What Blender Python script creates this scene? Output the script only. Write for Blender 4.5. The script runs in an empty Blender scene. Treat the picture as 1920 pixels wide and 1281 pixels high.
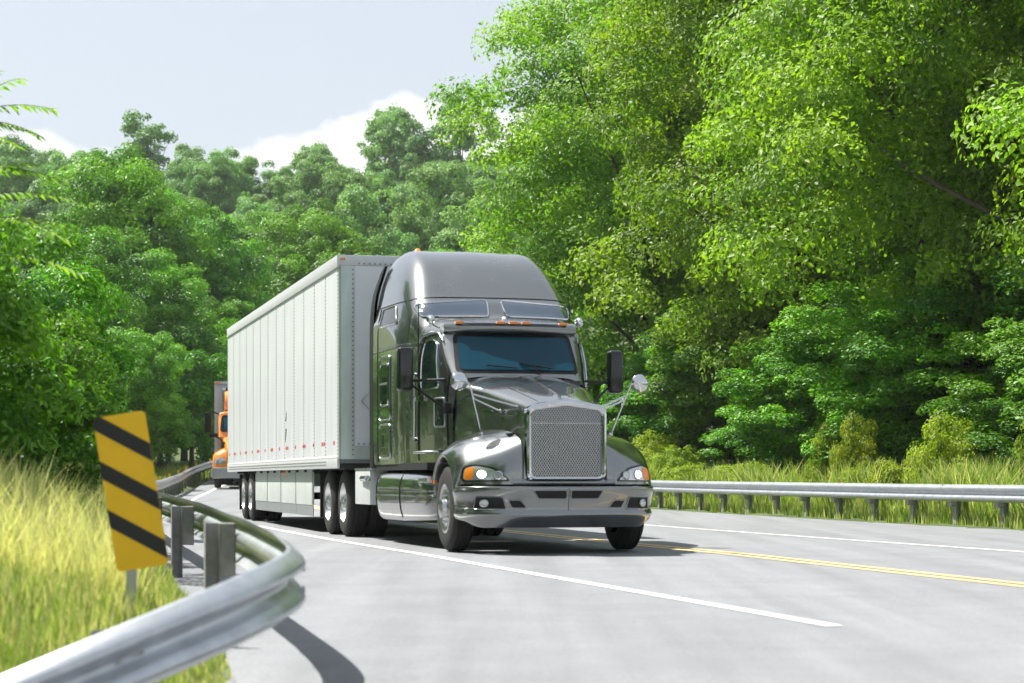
import bpy, bmesh, math, random
import numpy as np
from mathutils import Vector, Matrix
from mathutils.bvhtree import BVHTree

R = math.radians
sc = bpy.context.scene
COL = sc.collection
random.seed(7)

# ------------------------------------------------------------------ camera, sky, sun, exposure
cam = bpy.data.cameras.new('camera')
cam_ob = bpy.data.objects.new('camera', cam)
COL.objects.link(cam_ob)
cam_ob.location = (0, 0, 0.85)
cam_ob.rotation_euler = (R(90), 0, 0)
cam.sensor_width = 36
cam.lens = 36 * 4030 / 1920
cam.shift_y = (899 - 640.5) / 1920
cam.clip_start = 0.1
cam.clip_end = 3000
cam.dof.use_dof = True
cam.dof.focus_distance = 41
cam.dof.aperture_fstop = 2.8
sc.camera = cam_ob

SUN_EL, SUN_AZ = 59.0, 297.0         # degrees; azimuth clockwise from +Y (view direction)
sd = Vector((math.sin(R(SUN_AZ)) * math.cos(R(SUN_EL)), math.cos(R(SUN_AZ)) * math.cos(R(SUN_EL)), math.sin(R(SUN_EL))))
sun = bpy.data.lights.new('sun', 'SUN')
sun.energy = 4.9
sun.angle = R(0.53)
sun.color = (1.0, 0.955, 0.88)
sun_ob = bpy.data.objects.new('sun', sun)
COL.objects.link(sun_ob)
sun_ob.rotation_euler = sd.to_track_quat('Z', 'Y').to_euler()

world = bpy.data.worlds.new('World')
sc.world = world
world.use_nodes = True
wn, wl = world.node_tree.nodes, world.node_tree.links
wn.clear()
def wnode(t, **k):
    n = wn.new(t)
    for a, b in k.items(): setattr(n, a, b)
    return n
w_out = wnode('ShaderNodeOutputWorld')
w_bg = wnode('ShaderNodeBackground')
w_bg.inputs['Strength'].default_value = 0.08
sky = wnode('ShaderNodeTexSky', sky_type='NISHITA', sun_disc=False)
sky.sun_elevation = R(SUN_EL)
sky.sun_rotation = R(SUN_AZ)
sky.air_density = 1.0
sky.dust_density = 2.5
sky.ozone_density = 1.0
w_tc = wnode('ShaderNodeTexCoord')
w_sep = wnode('ShaderNodeSeparateXYZ')
wl.new(w_tc.outputs['Generated'], w_sep.inputs[0])
w_map = wnode('ShaderNodeMapping')
w_map.inputs['Location'].default_value = (0.57, 0.0, 0.3)
w_map.inputs['Scale'].default_value = (1, 1, 1.5)
wl.new(w_tc.outputs['Generated'], w_map.inputs[0])
w_no = wnode('ShaderNodeTexNoise')
w_no.inputs['Scale'].default_value = 7.0
w_no.inputs['Detail'].default_value = 9
w_no.inputs['Roughness'].default_value = 0.52
wl.new(w_map.outputs[0], w_no.inputs['Vector'])
def wmath(op, a, b=None, clamp=False):
    n = wnode('ShaderNodeMath', operation=op, use_clamp=clamp)
    for i, v in enumerate((a, b)):
        if v is None: continue
        if isinstance(v, (int, float)): n.inputs[i].default_value = v
        else: wl.new(v, n.inputs[i])
    return n.outputs[0]
# cumulus bank sitting low all round the horizon, thinning with height
lift = wmath('MULTIPLY', wmath('MAXIMUM', wmath('ADD', w_sep.outputs['Z'], -0.15), 0.0), 4.5)
dens = wmath('SUBTRACT', wmath('ADD', w_no.outputs['Fac'], -0.472), lift)
cl = wmath('MULTIPLY', dens, 26.0, True)
w_no2 = wnode('ShaderNodeTexNoise')
w_no2.inputs['Scale'].default_value = 19.0
w_no2.inputs['Detail'].default_value = 6
wl.new(w_map.outputs[0], w_no2.inputs['Vector'])
w_cr = wnode('ShaderNodeValToRGB')
w_cr.color_ramp.elements[0].position = 0.3
w_cr.color_ramp.elements[0].color = (5.6, 5.8, 6.1, 1)
w_cr.color_ramp.elements[1].position = 0.6
w_cr.color_ramp.elements[1].color = (7.2, 7.2, 7.2, 1)
wl.new(w_no2.outputs['Fac'], w_cr.inputs[0])
# thin high haze veil over the whole sky
w_veil = wnode('ShaderNodeMix', data_type='RGBA')
w_veil.inputs[0].default_value = 0.7
w_veil.inputs[7].default_value = (4.85, 5.15, 5.5, 1)
wl.new(sky.outputs[0], w_veil.inputs[6])
w_mix = wnode('ShaderNodeMix', data_type='RGBA')
wl.new(cl, w_mix.inputs[0])
wl.new(w_veil.outputs[2], w_mix.inputs[6])
wl.new(w_cr.outputs[0], w_mix.inputs[7])
wl.new(w_mix.outputs[2], w_bg.inputs['Color'])
wl.new(w_bg.outputs[0], w_out.inputs['Surface'])

sc.view_settings.view_transform = 'Standard'
sc.view_settings.look = 'None'
sc.view_settings.exposure = 1.05
sc.view_settings.gamma = 1
sc.view_settings.use_curve_mapping = False
sc.render.engine = 'CYCLES'
sc.cycles.max_bounces = 8
sc.cycles.diffuse_bounces = 3
sc.cycles.glossy_bounces = 4
sc.cycles.transmission_bounces = 4
sc.cycles.transparent_max_bounces = 4
sc.cycles.volume_bounces = 0
sc.cycles.sample_clamp_indirect = 6
sc.cycles.use_adaptive_sampling = True
sc.cycles.adaptive_threshold = 0.025
sc.cycles.caustics_reflective = False
sc.cycles.caustics_refractive = False

# ------------------------------------------------------------------ materials
MATS = {}
def mat(name, color, rough=0.5, metal=0.0, coat=0.0, emit=None, estr=0.0, spec=0.5, noise=0.0, nscale=8.0, bump=0.0, bscale=60.0, stretch=None, coatr=0.03):
    m = bpy.data.materials.new(name)
    m.use_nodes = True
    nt = m.node_tree
    b = nt.nodes['Principled BSDF']
    b.inputs['Base Color'].default_value = (*color, 1)
    b.inputs['Roughness'].default_value = rough
    b.inputs['Metallic'].default_value = metal
    b.inputs['Coat Weight'].default_value = coat
    b.inputs['Coat Roughness'].default_value = coatr
    b.inputs['Specular IOR Level'].default_value = spec
    if emit:
        b.inputs['Emission Color'].default_value = (*emit, 1)
        b.inputs['Emission Strength'].default_value = estr
    tc = None
    if noise or bump:
        tc = nt.nodes.new('ShaderNodeTexCoord')
        mp = nt.nodes.new('ShaderNodeMapping')
        if stretch: mp.inputs['Scale'].default_value = stretch
        nt.links.new(tc.outputs['Object'], mp.inputs[0])
    if noise:
        n = nt.nodes.new('ShaderNodeTexNoise')
        n.inputs['Scale'].default_value = nscale
        n.inputs['Detail'].default_value = 8
        n.inputs['Roughness'].default_value = 0.65
        nt.links.new(mp.outputs[0], n.inputs['Vector'])
        mr = nt.nodes.new('ShaderNodeMapRange')
        mr.inputs[1].default_value = 0.3; mr.inputs[2].default_value = 0.7
        mr.inputs[3].default_value = 1 - noise; mr.inputs[4].default_value = 1 + noise
        nt.links.new(n.outputs['Fac'], mr.inputs[0])
        mx = nt.nodes.new('ShaderNodeVectorMath'); mx.operation = 'SCALE'
        mx.inputs[0].default_value = color
        nt.links.new(mr.outputs[0], mx.inputs['Scale'])
        nt.links.new(mx.outputs[0], b.inputs['Base Color'])
        mr2 = nt.nodes.new('ShaderNodeMapRange')
        mr2.inputs[3].default_value = max(0, rough - noise * .35); mr2.inputs[4].default_value = min(1, rough + noise * .35)
        nt.links.new(n.outputs['Fac'], mr2.inputs[0])
        nt.links.new(mr2.outputs[0], b.inputs['Roughness'])
    if bump:
        n2 = nt.nodes.new('ShaderNodeTexNoise')
        n2.inputs['Scale'].default_value = bscale
        n2.inputs['Detail'].default_value = 5
        nt.links.new(mp.outputs[0], n2.inputs['Vector'])
        bp = nt.nodes.new('ShaderNodeBump')
        bp.inputs['Strength'].default_value = bump
        bp.inputs['Distance'].default_value = 0.02
        nt.links.new(n2.outputs['Fac'], bp.inputs['Height'])
        nt.links.new(bp.outputs[0], b.inputs['Normal'])
    MATS[name] = m
    return m

PAINT = mat('olive_metallic_paint', (0.17, 0.182, 0.18), 0.27, 0.92, 1.0, noise=0.05, nscale=1.5)
PAINT.node_tree.nodes['Principled BSDF'].inputs['Coat IOR'].default_value = 1.9
CHROME = mat('chrome', (0.60, 0.62, 0.645), 0.07, 1.0)
SATIN = mat('satin_steel', (0.5, 0.51, 0.52), 0.28, 1.0, noise=0.12, nscale=5)
BLACK = mat('black_plastic', (0.007, 0.007, 0.008), 0.45, spec=0.25)
GLOSSBLACK = mat('gloss_black', (0.006, 0.007, 0.008), 0.14, coat=0.2)
RUBBER = mat('rubber', (0.011, 0.011, 0.011), 0.8, noise=0.2, nscale=6)
CHASSIS = mat('chassis_black', (0.008, 0.008, 0.009), 0.6, noise=0.3, nscale=4)
GLASS = mat('windshield_glass', (0.006, 0.048, 0.078), 0.05, spec=0.18)
DGLASS = mat('door_glass', (0.006, 0.012, 0.012), 0.03, spec=0.6)
SGLASS = mat('sleeper_glass', (0.09, 0.125, 0.165), 0.03, 0.6, coat=1.0, spec=0.9)
AMBER = mat('amber_lens', (0.85, 0.26, 0.02), 0.2, coat=0.5)
LENS = mat('headlight_lens', (0.55, 0.57, 0.58), 0.12, 0.55, coat=1.0)
BULB = mat('lit_bulb', (1, 0.95, 0.85), 0.3, emit=(1.0, 0.9, 0.72), estr=2.6)
MESHMAT = mat('grille_mesh', (0.38, 0.39, 0.40), 0.25, 1.0)
WHITEP = mat('trailer_white', (0.69, 0.71, 0.755), 0.34, coat=0.15, noise=0.08, nscale=4, stretch=(1, 1, 0.12))
FRONTW = mat('trailer_front_white', (0.78, 0.82, 0.85), 0.4, noise=0.05, nscale=2)
CORNER = mat('corner_aluminium', (0.52, 0.60, 0.56), 0.4, 0.5, noise=0.15, nscale=3, stretch=(1, 1, .3))
RAILAL = mat('rail_aluminium', (0.64, 0.665, 0.68), 0.42, 0.25, noise=0.08, nscale=6)
JOINT = mat('panel_joint', (0.20, 0.22, 0.23), 0.6)
SKIRT = mat('trailer_skirt', (0.55, 0.59, 0.57), 0.42, noise=0.1, nscale=2.5)
SKIRTLOW = mat('skirt_rubber', (0.20, 0.22, 0.23), 0.6)
TAPER = mat('tape_red', (0.55, 0.06, 0.045), 0.4)
TAPEW = mat('tape_white', (0.78, 0.78, 0.76), 0.35)
ORANGE = mat('orange_paint', (0.86, 0.27, 0.02), 0.28, coat=1.0, noise=0.05, nscale=3)
BUMPG = mat('grey_bumper', (0.36, 0.37, 0.38), 0.4, 0.3, noise=0.1)
LILAC = mat('pale_box', (0.62, 0.63, 0.72), 0.4, noise=0.04)
GALV = mat('galvanised_steel', (0.50, 0.53, 0.56), 0.36, 0.8, noise=0.16, nscale=7)
GALVPOST = mat('weathered_post', (0.28, 0.28, 0.27), 0.65, 0.25, noise=0.25, nscale=9)
YELLOW = mat('sign_yellow', (0.97, 0.56, 0.005), 0.45, noise=0.05)
SIGNBLK = mat('sign_black', (0.012, 0.012, 0.012), 0.5)
SIGNBACK = mat('sign_back', (0.4, 0.42, 0.43), 0.4, 0.7)
WHITELINE = mat('white_line', (0.72, 0.72, 0.70), 0.6, noise=0.1, nscale=14)
YELLOWLINE = mat('yellow_line', (0.72, 0.50, 0.22), 0.6, noise=0.12, nscale=14)
BARK = mat('bark', (0.085, 0.066, 0.05), 0.85, noise=0.35, nscale=5, bump=0.6, bscale=14, stretch=(1, 1, .3))

def asphalt():
    m = mat('asphalt', (0.198, 0.206, 0.222), 0.8, noise=0.10, nscale=1.1, bump=0.35, bscale=120)
    nt = m.node_tree
    b = nt.nodes['Principled BSDF']
    src = b.inputs['Base Color'].links[0].from_socket
    tc = nt.nodes.new('ShaderNodeTexCoord')
    f = nt.nodes.new('ShaderNodeTexNoise'); f.inputs['Scale'].default_value = 55; f.inputs['Detail'].default_value = 4
    nt.links.new(tc.outputs['Object'], f.inputs['Vector'])
    mp = nt.nodes.new('ShaderNodeMapping'); mp.inputs['Rotation'].default_value = (0, 0, R(-14)); mp.inputs['Scale'].default_value = (1.3, .05, 1)
    nt.links.new(tc.outputs['Object'], mp.inputs[0])
    s = nt.nodes.new('ShaderNodeTexNoise'); s.inputs['Scale'].default_value = 1.6; s.inputs['Detail'].default_value = 5
    nt.links.new(mp.outputs[0], s.inputs['Vector'])
    # hairline tar-filled cracks
    v = nt.nodes.new('ShaderNodeTexVoronoi'); v.feature = 'DISTANCE_TO_EDGE'; v.inputs['Scale'].default_value = 0.22
    wv = nt.nodes.new('ShaderNodeTexNoise'); wv.inputs['Scale'].default_value = 1.2; wv.inputs['Detail'].default_value = 5
    nt.links.new(tc.outputs['Object'], wv.inputs['Vector'])
    ad = nt.nodes.new('ShaderNodeVectorMath'); ad.operation = 'ADD'
    nt.links.new(tc.outputs['Object'], ad.inputs[0]); nt.links.new(wv.outputs['Color'], ad.inputs[1])
    nt.links.new(ad.outputs[0], v.inputs['Vector'])
    cr = nt.nodes.new('ShaderNodeMapRange'); cr.inputs[1].default_value = 0.001; cr.inputs[2].default_value = 0.006
    cr.inputs[3].default_value = 0.93; cr.inputs[4].default_value = 1.0
    nt.links.new(v.outputs['Distance'], cr.inputs[0])
    a = nt.nodes.new('ShaderNodeMapRange'); a.inputs[1].default_value = .3; a.inputs[2].default_value = .7; a.inputs[3].default_value = .80; a.inputs[4].default_value = 1.2
    nt.links.new(f.outputs['Fac'], a.inputs[0])
    c = nt.nodes.new('ShaderNodeMapRange'); c.inputs[1].default_value = .3; c.inputs[2].default_value = .7; c.inputs[3].default_value = .80; c.inputs[4].default_value = 1.12
    nt.links.new(s.outputs['Fac'], c.inputs[0])
    mm = nt.nodes.new('ShaderNodeMath'); mm.operation = 'MULTIPLY'
    nt.links.new(a.outputs[0], mm.inputs[0]); nt.links.new(c.outputs[0], mm.inputs[1])
    m2 = nt.nodes.new('ShaderNodeMath'); m2.operation = 'MULTIPLY'
    nt.links.new(mm.outputs[0], m2.inputs[0]); nt.links.new(cr.outputs[0], m2.inputs[1])
    vs = nt.nodes.new('ShaderNodeVectorMath'); vs.operation = 'SCALE'
    nt.links.new(src, vs.inputs[0]); nt.links.new(m2.outputs[0], vs.inputs['Scale'])
    nt.links.new(vs.outputs[0], b.inputs['Base Color'])
    return m
ASPHALT = asphalt()

def groundmat():
    m = mat('earth_and_litter', (0.07, 0.085, 0.03), 0.95, bump=0.5, bscale=9)
    nt = m.node_tree; b = nt.nodes['Principled BSDF']
    tc = nt.nodes.new('ShaderNodeTexCoord')
    n = nt.nodes.new('ShaderNodeTexNoise'); n.inputs['Scale'].default_value = .9; n.inputs['Detail'].default_value = 9; n.inputs['Roughness'].default_value = .7
    nt.links.new(tc.outputs['Object'], n.inputs['Vector'])
    r = nt.nodes.new('ShaderNodeValToRGB')
    e = r.color_ramp.elements
    e[0].position = .36; e[0].color = (.035, .06, .015, 1)
    e[1].position = .68; e[1].color = (.12, .105, .055, 1)
    k = e.new(.52); k.color = (.06, .095, .022, 1)
    nt.links.new(n.outputs['Fac'], r.inputs[0]); nt.links.new(r.outputs[0], b.inputs['Base Color'])
    return m
GROUND = groundmat()

def leafmat(name, dark, light, trans=0.4, tcol=None, rough=0.5, var=0.025):
    m = bpy.data.materials.new(name); m.use_nodes = True
    nt = m.node_tree; nt.nodes.clear()
    out = nt.nodes.new('ShaderNodeOutputMaterial')
    at = nt.nodes.new('ShaderNodeAttribute'); at.attribute_name = 'leafvar'
    ramp = nt.nodes.new('ShaderNodeValToRGB')
    ramp.color_ramp.elements[0].color = (*dark, 1); ramp.color_ramp.elements[1].color = (*light, 1)
    nt.links.new(at.outputs['Fac'], ramp.inputs[0])
    oi = nt.nodes.new('ShaderNodeObjectInfo')
    hs = nt.nodes.new('ShaderNodeHueSaturation')
    mr = nt.nodes.new('ShaderNodeMapRange'); mr.inputs[3].default_value = .5 - var * .5; mr.inputs[4].default_value = .5 + var * .5
    nt.links.new(oi.outputs['Random'], mr.inputs[0]); nt.links.new(mr.outputs[0], hs.inputs['Hue'])
    mv = nt.nodes.new('ShaderNodeMapRange'); mv.inputs[3].default_value = .82; mv.inputs[4].default_value = 1.2
    mo = nt.nodes.new('ShaderNodeMath'); mo.operation = 'FRACT'
    ml = nt.nodes.new('ShaderNodeMath'); ml.operation = 'MULTIPLY'; ml.inputs[1].default_value = 7.31
    nt.links.new(oi.outputs['Random'], ml.inputs[0]); nt.links.new(ml.outputs[0], mo.inputs[0]); nt.links.new(mo.outputs[0], mv.inputs[0])
    nt.links.new(mv.outputs[0], hs.inputs['Value'])
    nt.links.new(ramp.outputs[0], hs.inputs['Color'])
    pr = nt.nodes.new('ShaderNodeBsdfPrincipled')
    pr.inputs['Roughness'].default_value = rough
    pr.inputs['Specular IOR Level'].default_value = 0.35
    nt.links.new(hs.outputs[0], pr.inputs['Base Color'])
    tr = nt.nodes.new('ShaderNodeBsdfTranslucent')
    tm = nt.nodes.new('ShaderNodeMix'); tm.data_type = 'RGBA'; tm.blend_type = 'MULTIPLY'; tm.inputs[0].default_value = 1
    nt.links.new(hs.outputs[0], tm.inputs[6]); tm.inputs[7].default_value = (*(tcol or (1.7, 1.9, .7)), 1)
    nt.links.new(tm.outputs[2], tr.inputs['Color'])
    mx = nt.nodes.new('ShaderNodeMixShader'); mx.inputs[0].default_value = trans
    nt.links.new(pr.outputs[0], mx.inputs[1]); nt.links.new(tr.outputs[0], mx.inputs[2])
    nt.links.new(mx.outputs[0], out.inputs['Surface'])
    return m
LEAF_NEAR = leafmat('leaf_lime', (.07, .17, .014), (.25, .38, .03), .42)
LEAF_MID = leafmat('leaf_green', (.022, .10, .008), (.17, .38, .02), .30)
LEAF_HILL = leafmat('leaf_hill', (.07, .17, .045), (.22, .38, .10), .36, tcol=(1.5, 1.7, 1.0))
LEAF_BUSH = leafmat('leaf_bush', (.11, .20, .016), (.32, .37, .035), .45)
GRASS_M = leafmat('grass_blades', (.19, .33, .02), (.72, .64, .36), .35, tcol=(1.5, 1.6, .8), rough=.6)

# ------------------------------------------------------------------ helpers
def mesh_obj(name, verts, faces, m, parent=None, smooth=True, sharp=35):
    me = bpy.data.meshes.new(name)
    me.from_pydata([tuple(v) for v in verts], [], [tuple(f) for f in faces])
    me.update()
    return link_mesh(name, me, m, parent, smooth, sharp)
def link_mesh(name, me, m, parent=None, smooth=True, sharp=35):
    if isinstance(m, (list, tuple)):
        for k in m: me.materials.append(k)
    elif m: me.materials.append(m)
    if smooth:
        me.polygons.foreach_set('use_smooth', [True] * len(me.polygons))
        if sharp: me.set_sharp_from_angle(angle=R(sharp))
    o = bpy.data.objects.new(name, me)
    COL.objects.link(o)
    if parent is not None: o.parent = parent
    return o
def bm_obj(name, bm, m, parent=None, smooth=True, sharp=35):
    bmesh.ops.recalc_face_normals(bm, faces=bm.faces)
    me = bpy.data.meshes.new(name)
    bm.to_mesh(me); bm.free()
    return link_mesh(name, me, m, parent, smooth, sharp)
def tag(o, label=None, cat=None, group=None, kind=None):
    if label: o['label'] = label
    if cat: o['category'] = cat
    if group: o['group'] = group
    if kind: o['kind'] = kind
    return o
def thing(name, label, cat, loc=(0, 0, 0), rz=0, group=None):
    o = bpy.data.objects.new(name, None)
    o.empty_display_size = .2
    COL.objects.link(o)
    o.location = loc; o.rotation_euler = (0, 0, rz)
    return tag(o, label, cat, group)
def copy_part(o, parent, loc=None, rot=None, scale=None):
    c = o.copy(); COL.objects.link(c); c.parent = parent
    if loc is not None: c.location = loc
    if rot is not None: c.rotation_euler = rot
    if scale is not None: c.scale = scale
    return c

def add_box(bm, x0, x1, y0, y1, z0, z1, bev=0.0, rot=None, org=None):
    vs = [bm.verts.new((x, y, z)) for x in (x0, x1) for y in (y0, y1) for z in (z0, z1)]
    fs = [bm.faces.new([vs[i] for i in f]) for f in ((0, 1, 3, 2), (4, 6, 7, 5), (0, 4, 5, 1), (2, 3, 7, 6), (0, 2, 6, 4), (1, 5, 7, 3))]
    if bev:
        es = list({e for f in fs for e in f.edges})
        r = bmesh.ops.bevel(bm, geom=es, offset=bev, segments=2, affect='EDGES', profile=.6)
        vs = list({v for f in r['faces'] for v in f.verts} | {v for v in vs if v.is_valid})
    if rot: bmesh.ops.rotate(bm, verts=vs, cent=org or (0, 0, 0), matrix=rot)
    return vs
def box(name, b, m, parent=None, bev=0.0):
    bm = bmesh.new(); add_box(bm, *b, bev=bev)
    return bm_obj(name, bm, m, parent)
def tube_data(path, r, n=8, closed=False, cap=True):
    P = [Vector(p) for p in path]; N = len(P)
    rr = r if isinstance(r, (list, tuple)) else [r] * N
    V, Fc = [], []
    up = None
    for i, p in enumerate(P):
        a = P[(i - 1) % N] if (closed or i > 0) else p
        b = P[(i + 1) % N] if (closed or i < N - 1) else p
        t = (b - a).normalized() if (b - a).length > 1e-9 else Vector((0, 0, 1))
        if up is None:
            up = t.orthogonal().normalized()
        else:
            up = up - t * up.dot(t)
            up = up.normalized() if up.length > 1e-6 else t.orthogonal().normalized()
        s = t.cross(up)
        for k in range(n):
            an = 2 * math.pi * k / n
            V.append(p + (up * math.cos(an) + s * math.sin(an)) * rr[i])
    for i in range(N if closed else N - 1):
        j = (i + 1) % N
        for k in range(n):
            l = (k + 1) % n
            Fc.append((i * n + k, i * n + l, j * n + l, j * n + k))
    if cap and not closed:
        Fc.append(tuple(range(n - 1, -1, -1)))
        Fc.append(tuple(range((N - 1) * n, N * n)))
    return V, Fc
def tube(name, path, r, m, parent=None, n=8, closed=False):
    V, Fc = tube_data(path, r, n, closed)
    return mesh_obj(name, V, Fc, m, parent, True, 50)
def multi_tube(name, paths, m, parent=None, n=8):
    V, Fc = [], []
    for path, r in paths:
        v, f = tube_data(path, r, n)
        k = len(V); V += v; Fc += [tuple(i + k for i in g) for g in f]
    return mesh_obj(name, V, Fc, m, parent, True, 50)
def lathe(name, prof, m, parent=None, n=32, axis='x', loc=(0, 0, 0), closed=False):
    """prof: list of (along axis, radius)"""
    V, Fc = [], []
    for a, r in prof:
        for k in range(n):
            t = 2 * math.pi * k / n
            c, s = math.cos(t) * r, math.sin(t) * r
            V.append({'x': (a, c, s), 'y': (c, a, s), 'z': (c, s, a)}[axis])
    L = len(prof)
    for i in range(L if closed else L - 1):
        j = (i + 1) % L
        for k in range(n):
            l = (k + 1) % n
            Fc.append((i * n + k, i * n + l, j * n + l, j * n + k))
    o = mesh_obj(name, V, Fc, m, parent, True, 40)
    o.location = loc
    return o
def catmull(P, n):
    P = np.array(P, float); N = len(P); out = []
    for i in range(N - 1):
        p0, p1, p2, p3 = P[max(i - 1, 0)], P[i], P[i + 1], P[min(i + 2, N - 1)]
        for k in range(n):
            t = k / n
            out.append(.5 * ((2 * p1) + (-p0 + p2) * t + (2 * p0 - 5 * p1 + 4 * p2 - p3) * t * t + (-p0 + 3 * p1 - 3 * p2 + p3) * t ** 3))
    out.append(P[-1])
    return np.array(out)
def loft(profiles, nu=6, nv=4):
    """profiles: list of equal-length lists of 3D points -> dense verts, quads"""
    A = np.array([catmull(p, nv) for p in profiles])          # S x M x 3
    B = np.array([catmull(A[:, j], nu) for j in range(A.shape[1])])  # M x S' x 3
    B = B.transpose(1, 0, 2)
    S, Mn = B.shape[:2]
    V = [tuple(v) for v in B.reshape(-1, 3)]
    Fc = [(i * Mn + j, i * Mn + j + 1, (i + 1) * Mn + j + 1, (i + 1) * Mn + j) for i in range(S - 1) for j in range(Mn - 1)]
    return V, Fc
def bvh_of(V, Fc):
    return BVHTree.FromPolygons([tuple(v) for v in V], [tuple(f) for f in Fc])
def roundpoly(pts, r=0.03, n=5):
    out = []; N = len(pts)
    for i in range(N):
        p = Vector(pts[i]); a = Vector(pts[i - 1]); b = Vector(pts[(i + 1) % N])
        da, db = (a - p), (b - p)
        q = min(r, da.length * .45, db.length * .45)
        s, e = p + da.normalized() * q, p + db.normalized() * q
        for k in range(n + 1):
            t = k / n
            out.append(tuple((1 - t) ** 2 * s + 2 * t * (1 - t) * p + t * t * e))
    return out
AX = {'y+': (lambda a, b: Vector((a, -3, b)), Vector((0, 1, 0))), 'x+': (lambda a, b: Vector((-4, a, b)), Vector((1, 0, 0))), 'x-': (lambda a, b: Vector((4, a, b)), Vector((-1, 0, 0))), 'z-': (lambda a, b: Vector((a, b, 8)), Vector((0, 0, -1)))}
def hit(bvh, axis, a, b, off):
    f, d = AX[axis]
    h = bvh.ray_cast(f(a, b), d)
    if h[0] is None:
        h = bvh.find_nearest(f(a, b) + d * 4)
    n = h[1]
    if n.dot(d) > 0: n = -n
    return h[0] + n * off, n
def subdiv(outl, step):
    o = []
    for i in range(len(outl)):
        a, b = Vector(outl[i]), Vector(outl[(i + 1) % len(outl)])
        k = max(1, int((b - a).length / step))
        for j in range(k): o.append(tuple(a + (b - a) * j / k))
    return o
def patch(name, bvh, axis, outl, off, m, parent, rings=7, skirt=0.02, step=0.06):
    o2 = subdiv(outl, step)
    K = len(o2); c = Vector((sum(p[0] for p in o2) / K, sum(p[1] for p in o2) / K))
    V = [hit(bvh, axis, c[0], c[1], off)[0]]; Fc = []
    for r in range(1, rings + 1):
        for p in o2:
            q = c + (Vector(p) - c) * (r / rings)
            V.append(hit(bvh, axis, q[0], q[1], off)[0])
    for p in o2:
        V.append(hit(bvh, axis, p[0], p[1], off - skirt)[0])
    for k in range(K): Fc.append((0, 1 + k, 1 + (k + 1) % K))
    for r in range(rings):
        for k in range(K):
            l = (k + 1) % K
            Fc.append((1 + r * K + k, 1 + (r + 1) * K + k, 1 + (r + 1) * K + l, 1 + r * K + l))
    bm = bmesh.new()
    vs = [bm.verts.new(v) for v in V]
    for f in Fc:
        try: bm.faces.new([vs[i] for i in f])
        except ValueError: pass
    return bm_obj(name, bm, m, parent, True, 40)
def rim(name, bvh, axis, outl, off, r, m, parent, closed=True, n=6, step=0.05):
    pts = subdiv(outl, step) if closed else outl
    return tube(name, [hit(bvh, axis, p[0], p[1], off)[0] for p in pts], r, m, parent, n, closed)
def mirror_faces(V, Fc):
    return [(-v[0], v[1], v[2]) for v in V], [tuple(reversed(f)) for f in Fc]

# ------------------------------------------------------------------ road geometry
LP = [(9.5, -14), (7.0, -4), (4.6, 5), (2.1, 14), (-2.65, 31), (-8.2, 55), (-10.3, 69), (-11.35, 80), (-11.9, 92), (-11.0, 106), (-7.5, 119), (-0.5, 130), (10, 137), (24, 141), (44, 144), (70, 146)]
LINE = catmull(LP, 14)                                    # the edge line nearest the camera
def zr(y):
    return float(np.interp(y, [-20, 10, 25, 40, 55, 69, 80, 90, 105, 130, 160], [-.14, -.14, -.02, 0, .05, .12, .34, .65, 1.25, 2.2, 2.6]))
def zroad(x, y):
    d = max(0., -1.0 - x) * .42 * min(1, max(0, (12 - y) / 2.4))
    return zr(y) - min(d, .9)
tan = np.gradient(LINE, axis=0); tan /= np.linalg.norm(tan, axis=1)[:, None]
NRM = np.stack([tan[:, 1], -tan[:, 0]], 1)                # points to the right of travel away from camera
if NRM[40][0] < 0: NRM = -NRM
def off_line(t):
    return LINE + NRM * t
RAIL_NEAR = [(-7.4, 42), (-5.7, 33), (-4.05, 25), (-2.75, 19), (-1.97, 15), (-1.42, 12.4), (-1.18, 11.2), (-1.10, 10.4), (-1.18, 9.8), (-1.45, 9.3), (-1.98, 8.9), (-2.75, 8.62), (-3.7, 8.45)]
RAIL_FAR = [(-7.4, 42), (-9.3, 55), (-10.6, 63), (-12.4, 80), (-13.5, 92), (-13.7, 102), (-12.6, 112), (-8.2, 124)]
rx_y = [8.4] + [p[1] for p in reversed(RAIL_NEAR[:7])] + [p[1] for p in RAIL_FAR[1:6]] + [300]
rx_x = [-3.3] + [p[0] for p in reversed(RAIL_NEAR[:7])] + [p[0] for p in RAIL_FAR[1:6]] + [-13.9]
def railx(y):
    if y < 11.2:
        return float(np.interp(y, [8.4, 8.62, 8.9, 9.3, 9.8, 10.4, 11.2], [-3.7, -2.75, -1.98, -1.45, -1.18, -1.10, -1.18])) if y > 8.4 else -3.3 - (8.4 - y) * 2
    return float(np.interp(y, rx_y, rx_x))
line_y = LINE[:, 1]; line_x = LINE[:, 0]
def linex(y):
    return float(np.interp(y, line_y[:150], line_x[:150]))
def hill(y):
    return float(np.interp(y, [0, 150, 170, 200, 250, 300, 340, 900], [0, 0, 2.5, 9.5, 21.5, 32.5, 36, 30]))
def gz(x, y):
    """natural ground level"""
    z = zroad(x, min(y, 165)) + hill(y)
    lo = railx(y) - x
    if lo > 0 and y < 60:
        z += min(lo * .22, .42) if y < 40 else min(lo * .1, .3)
    if lo > 0 and y >= 60:
        z += -min(lo * .03, .6)
    ro = x - (linex(y) + 12.4)
    if ro > 0 and y < 120: z += min(ro * .03, 1.0)
    return z

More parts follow.
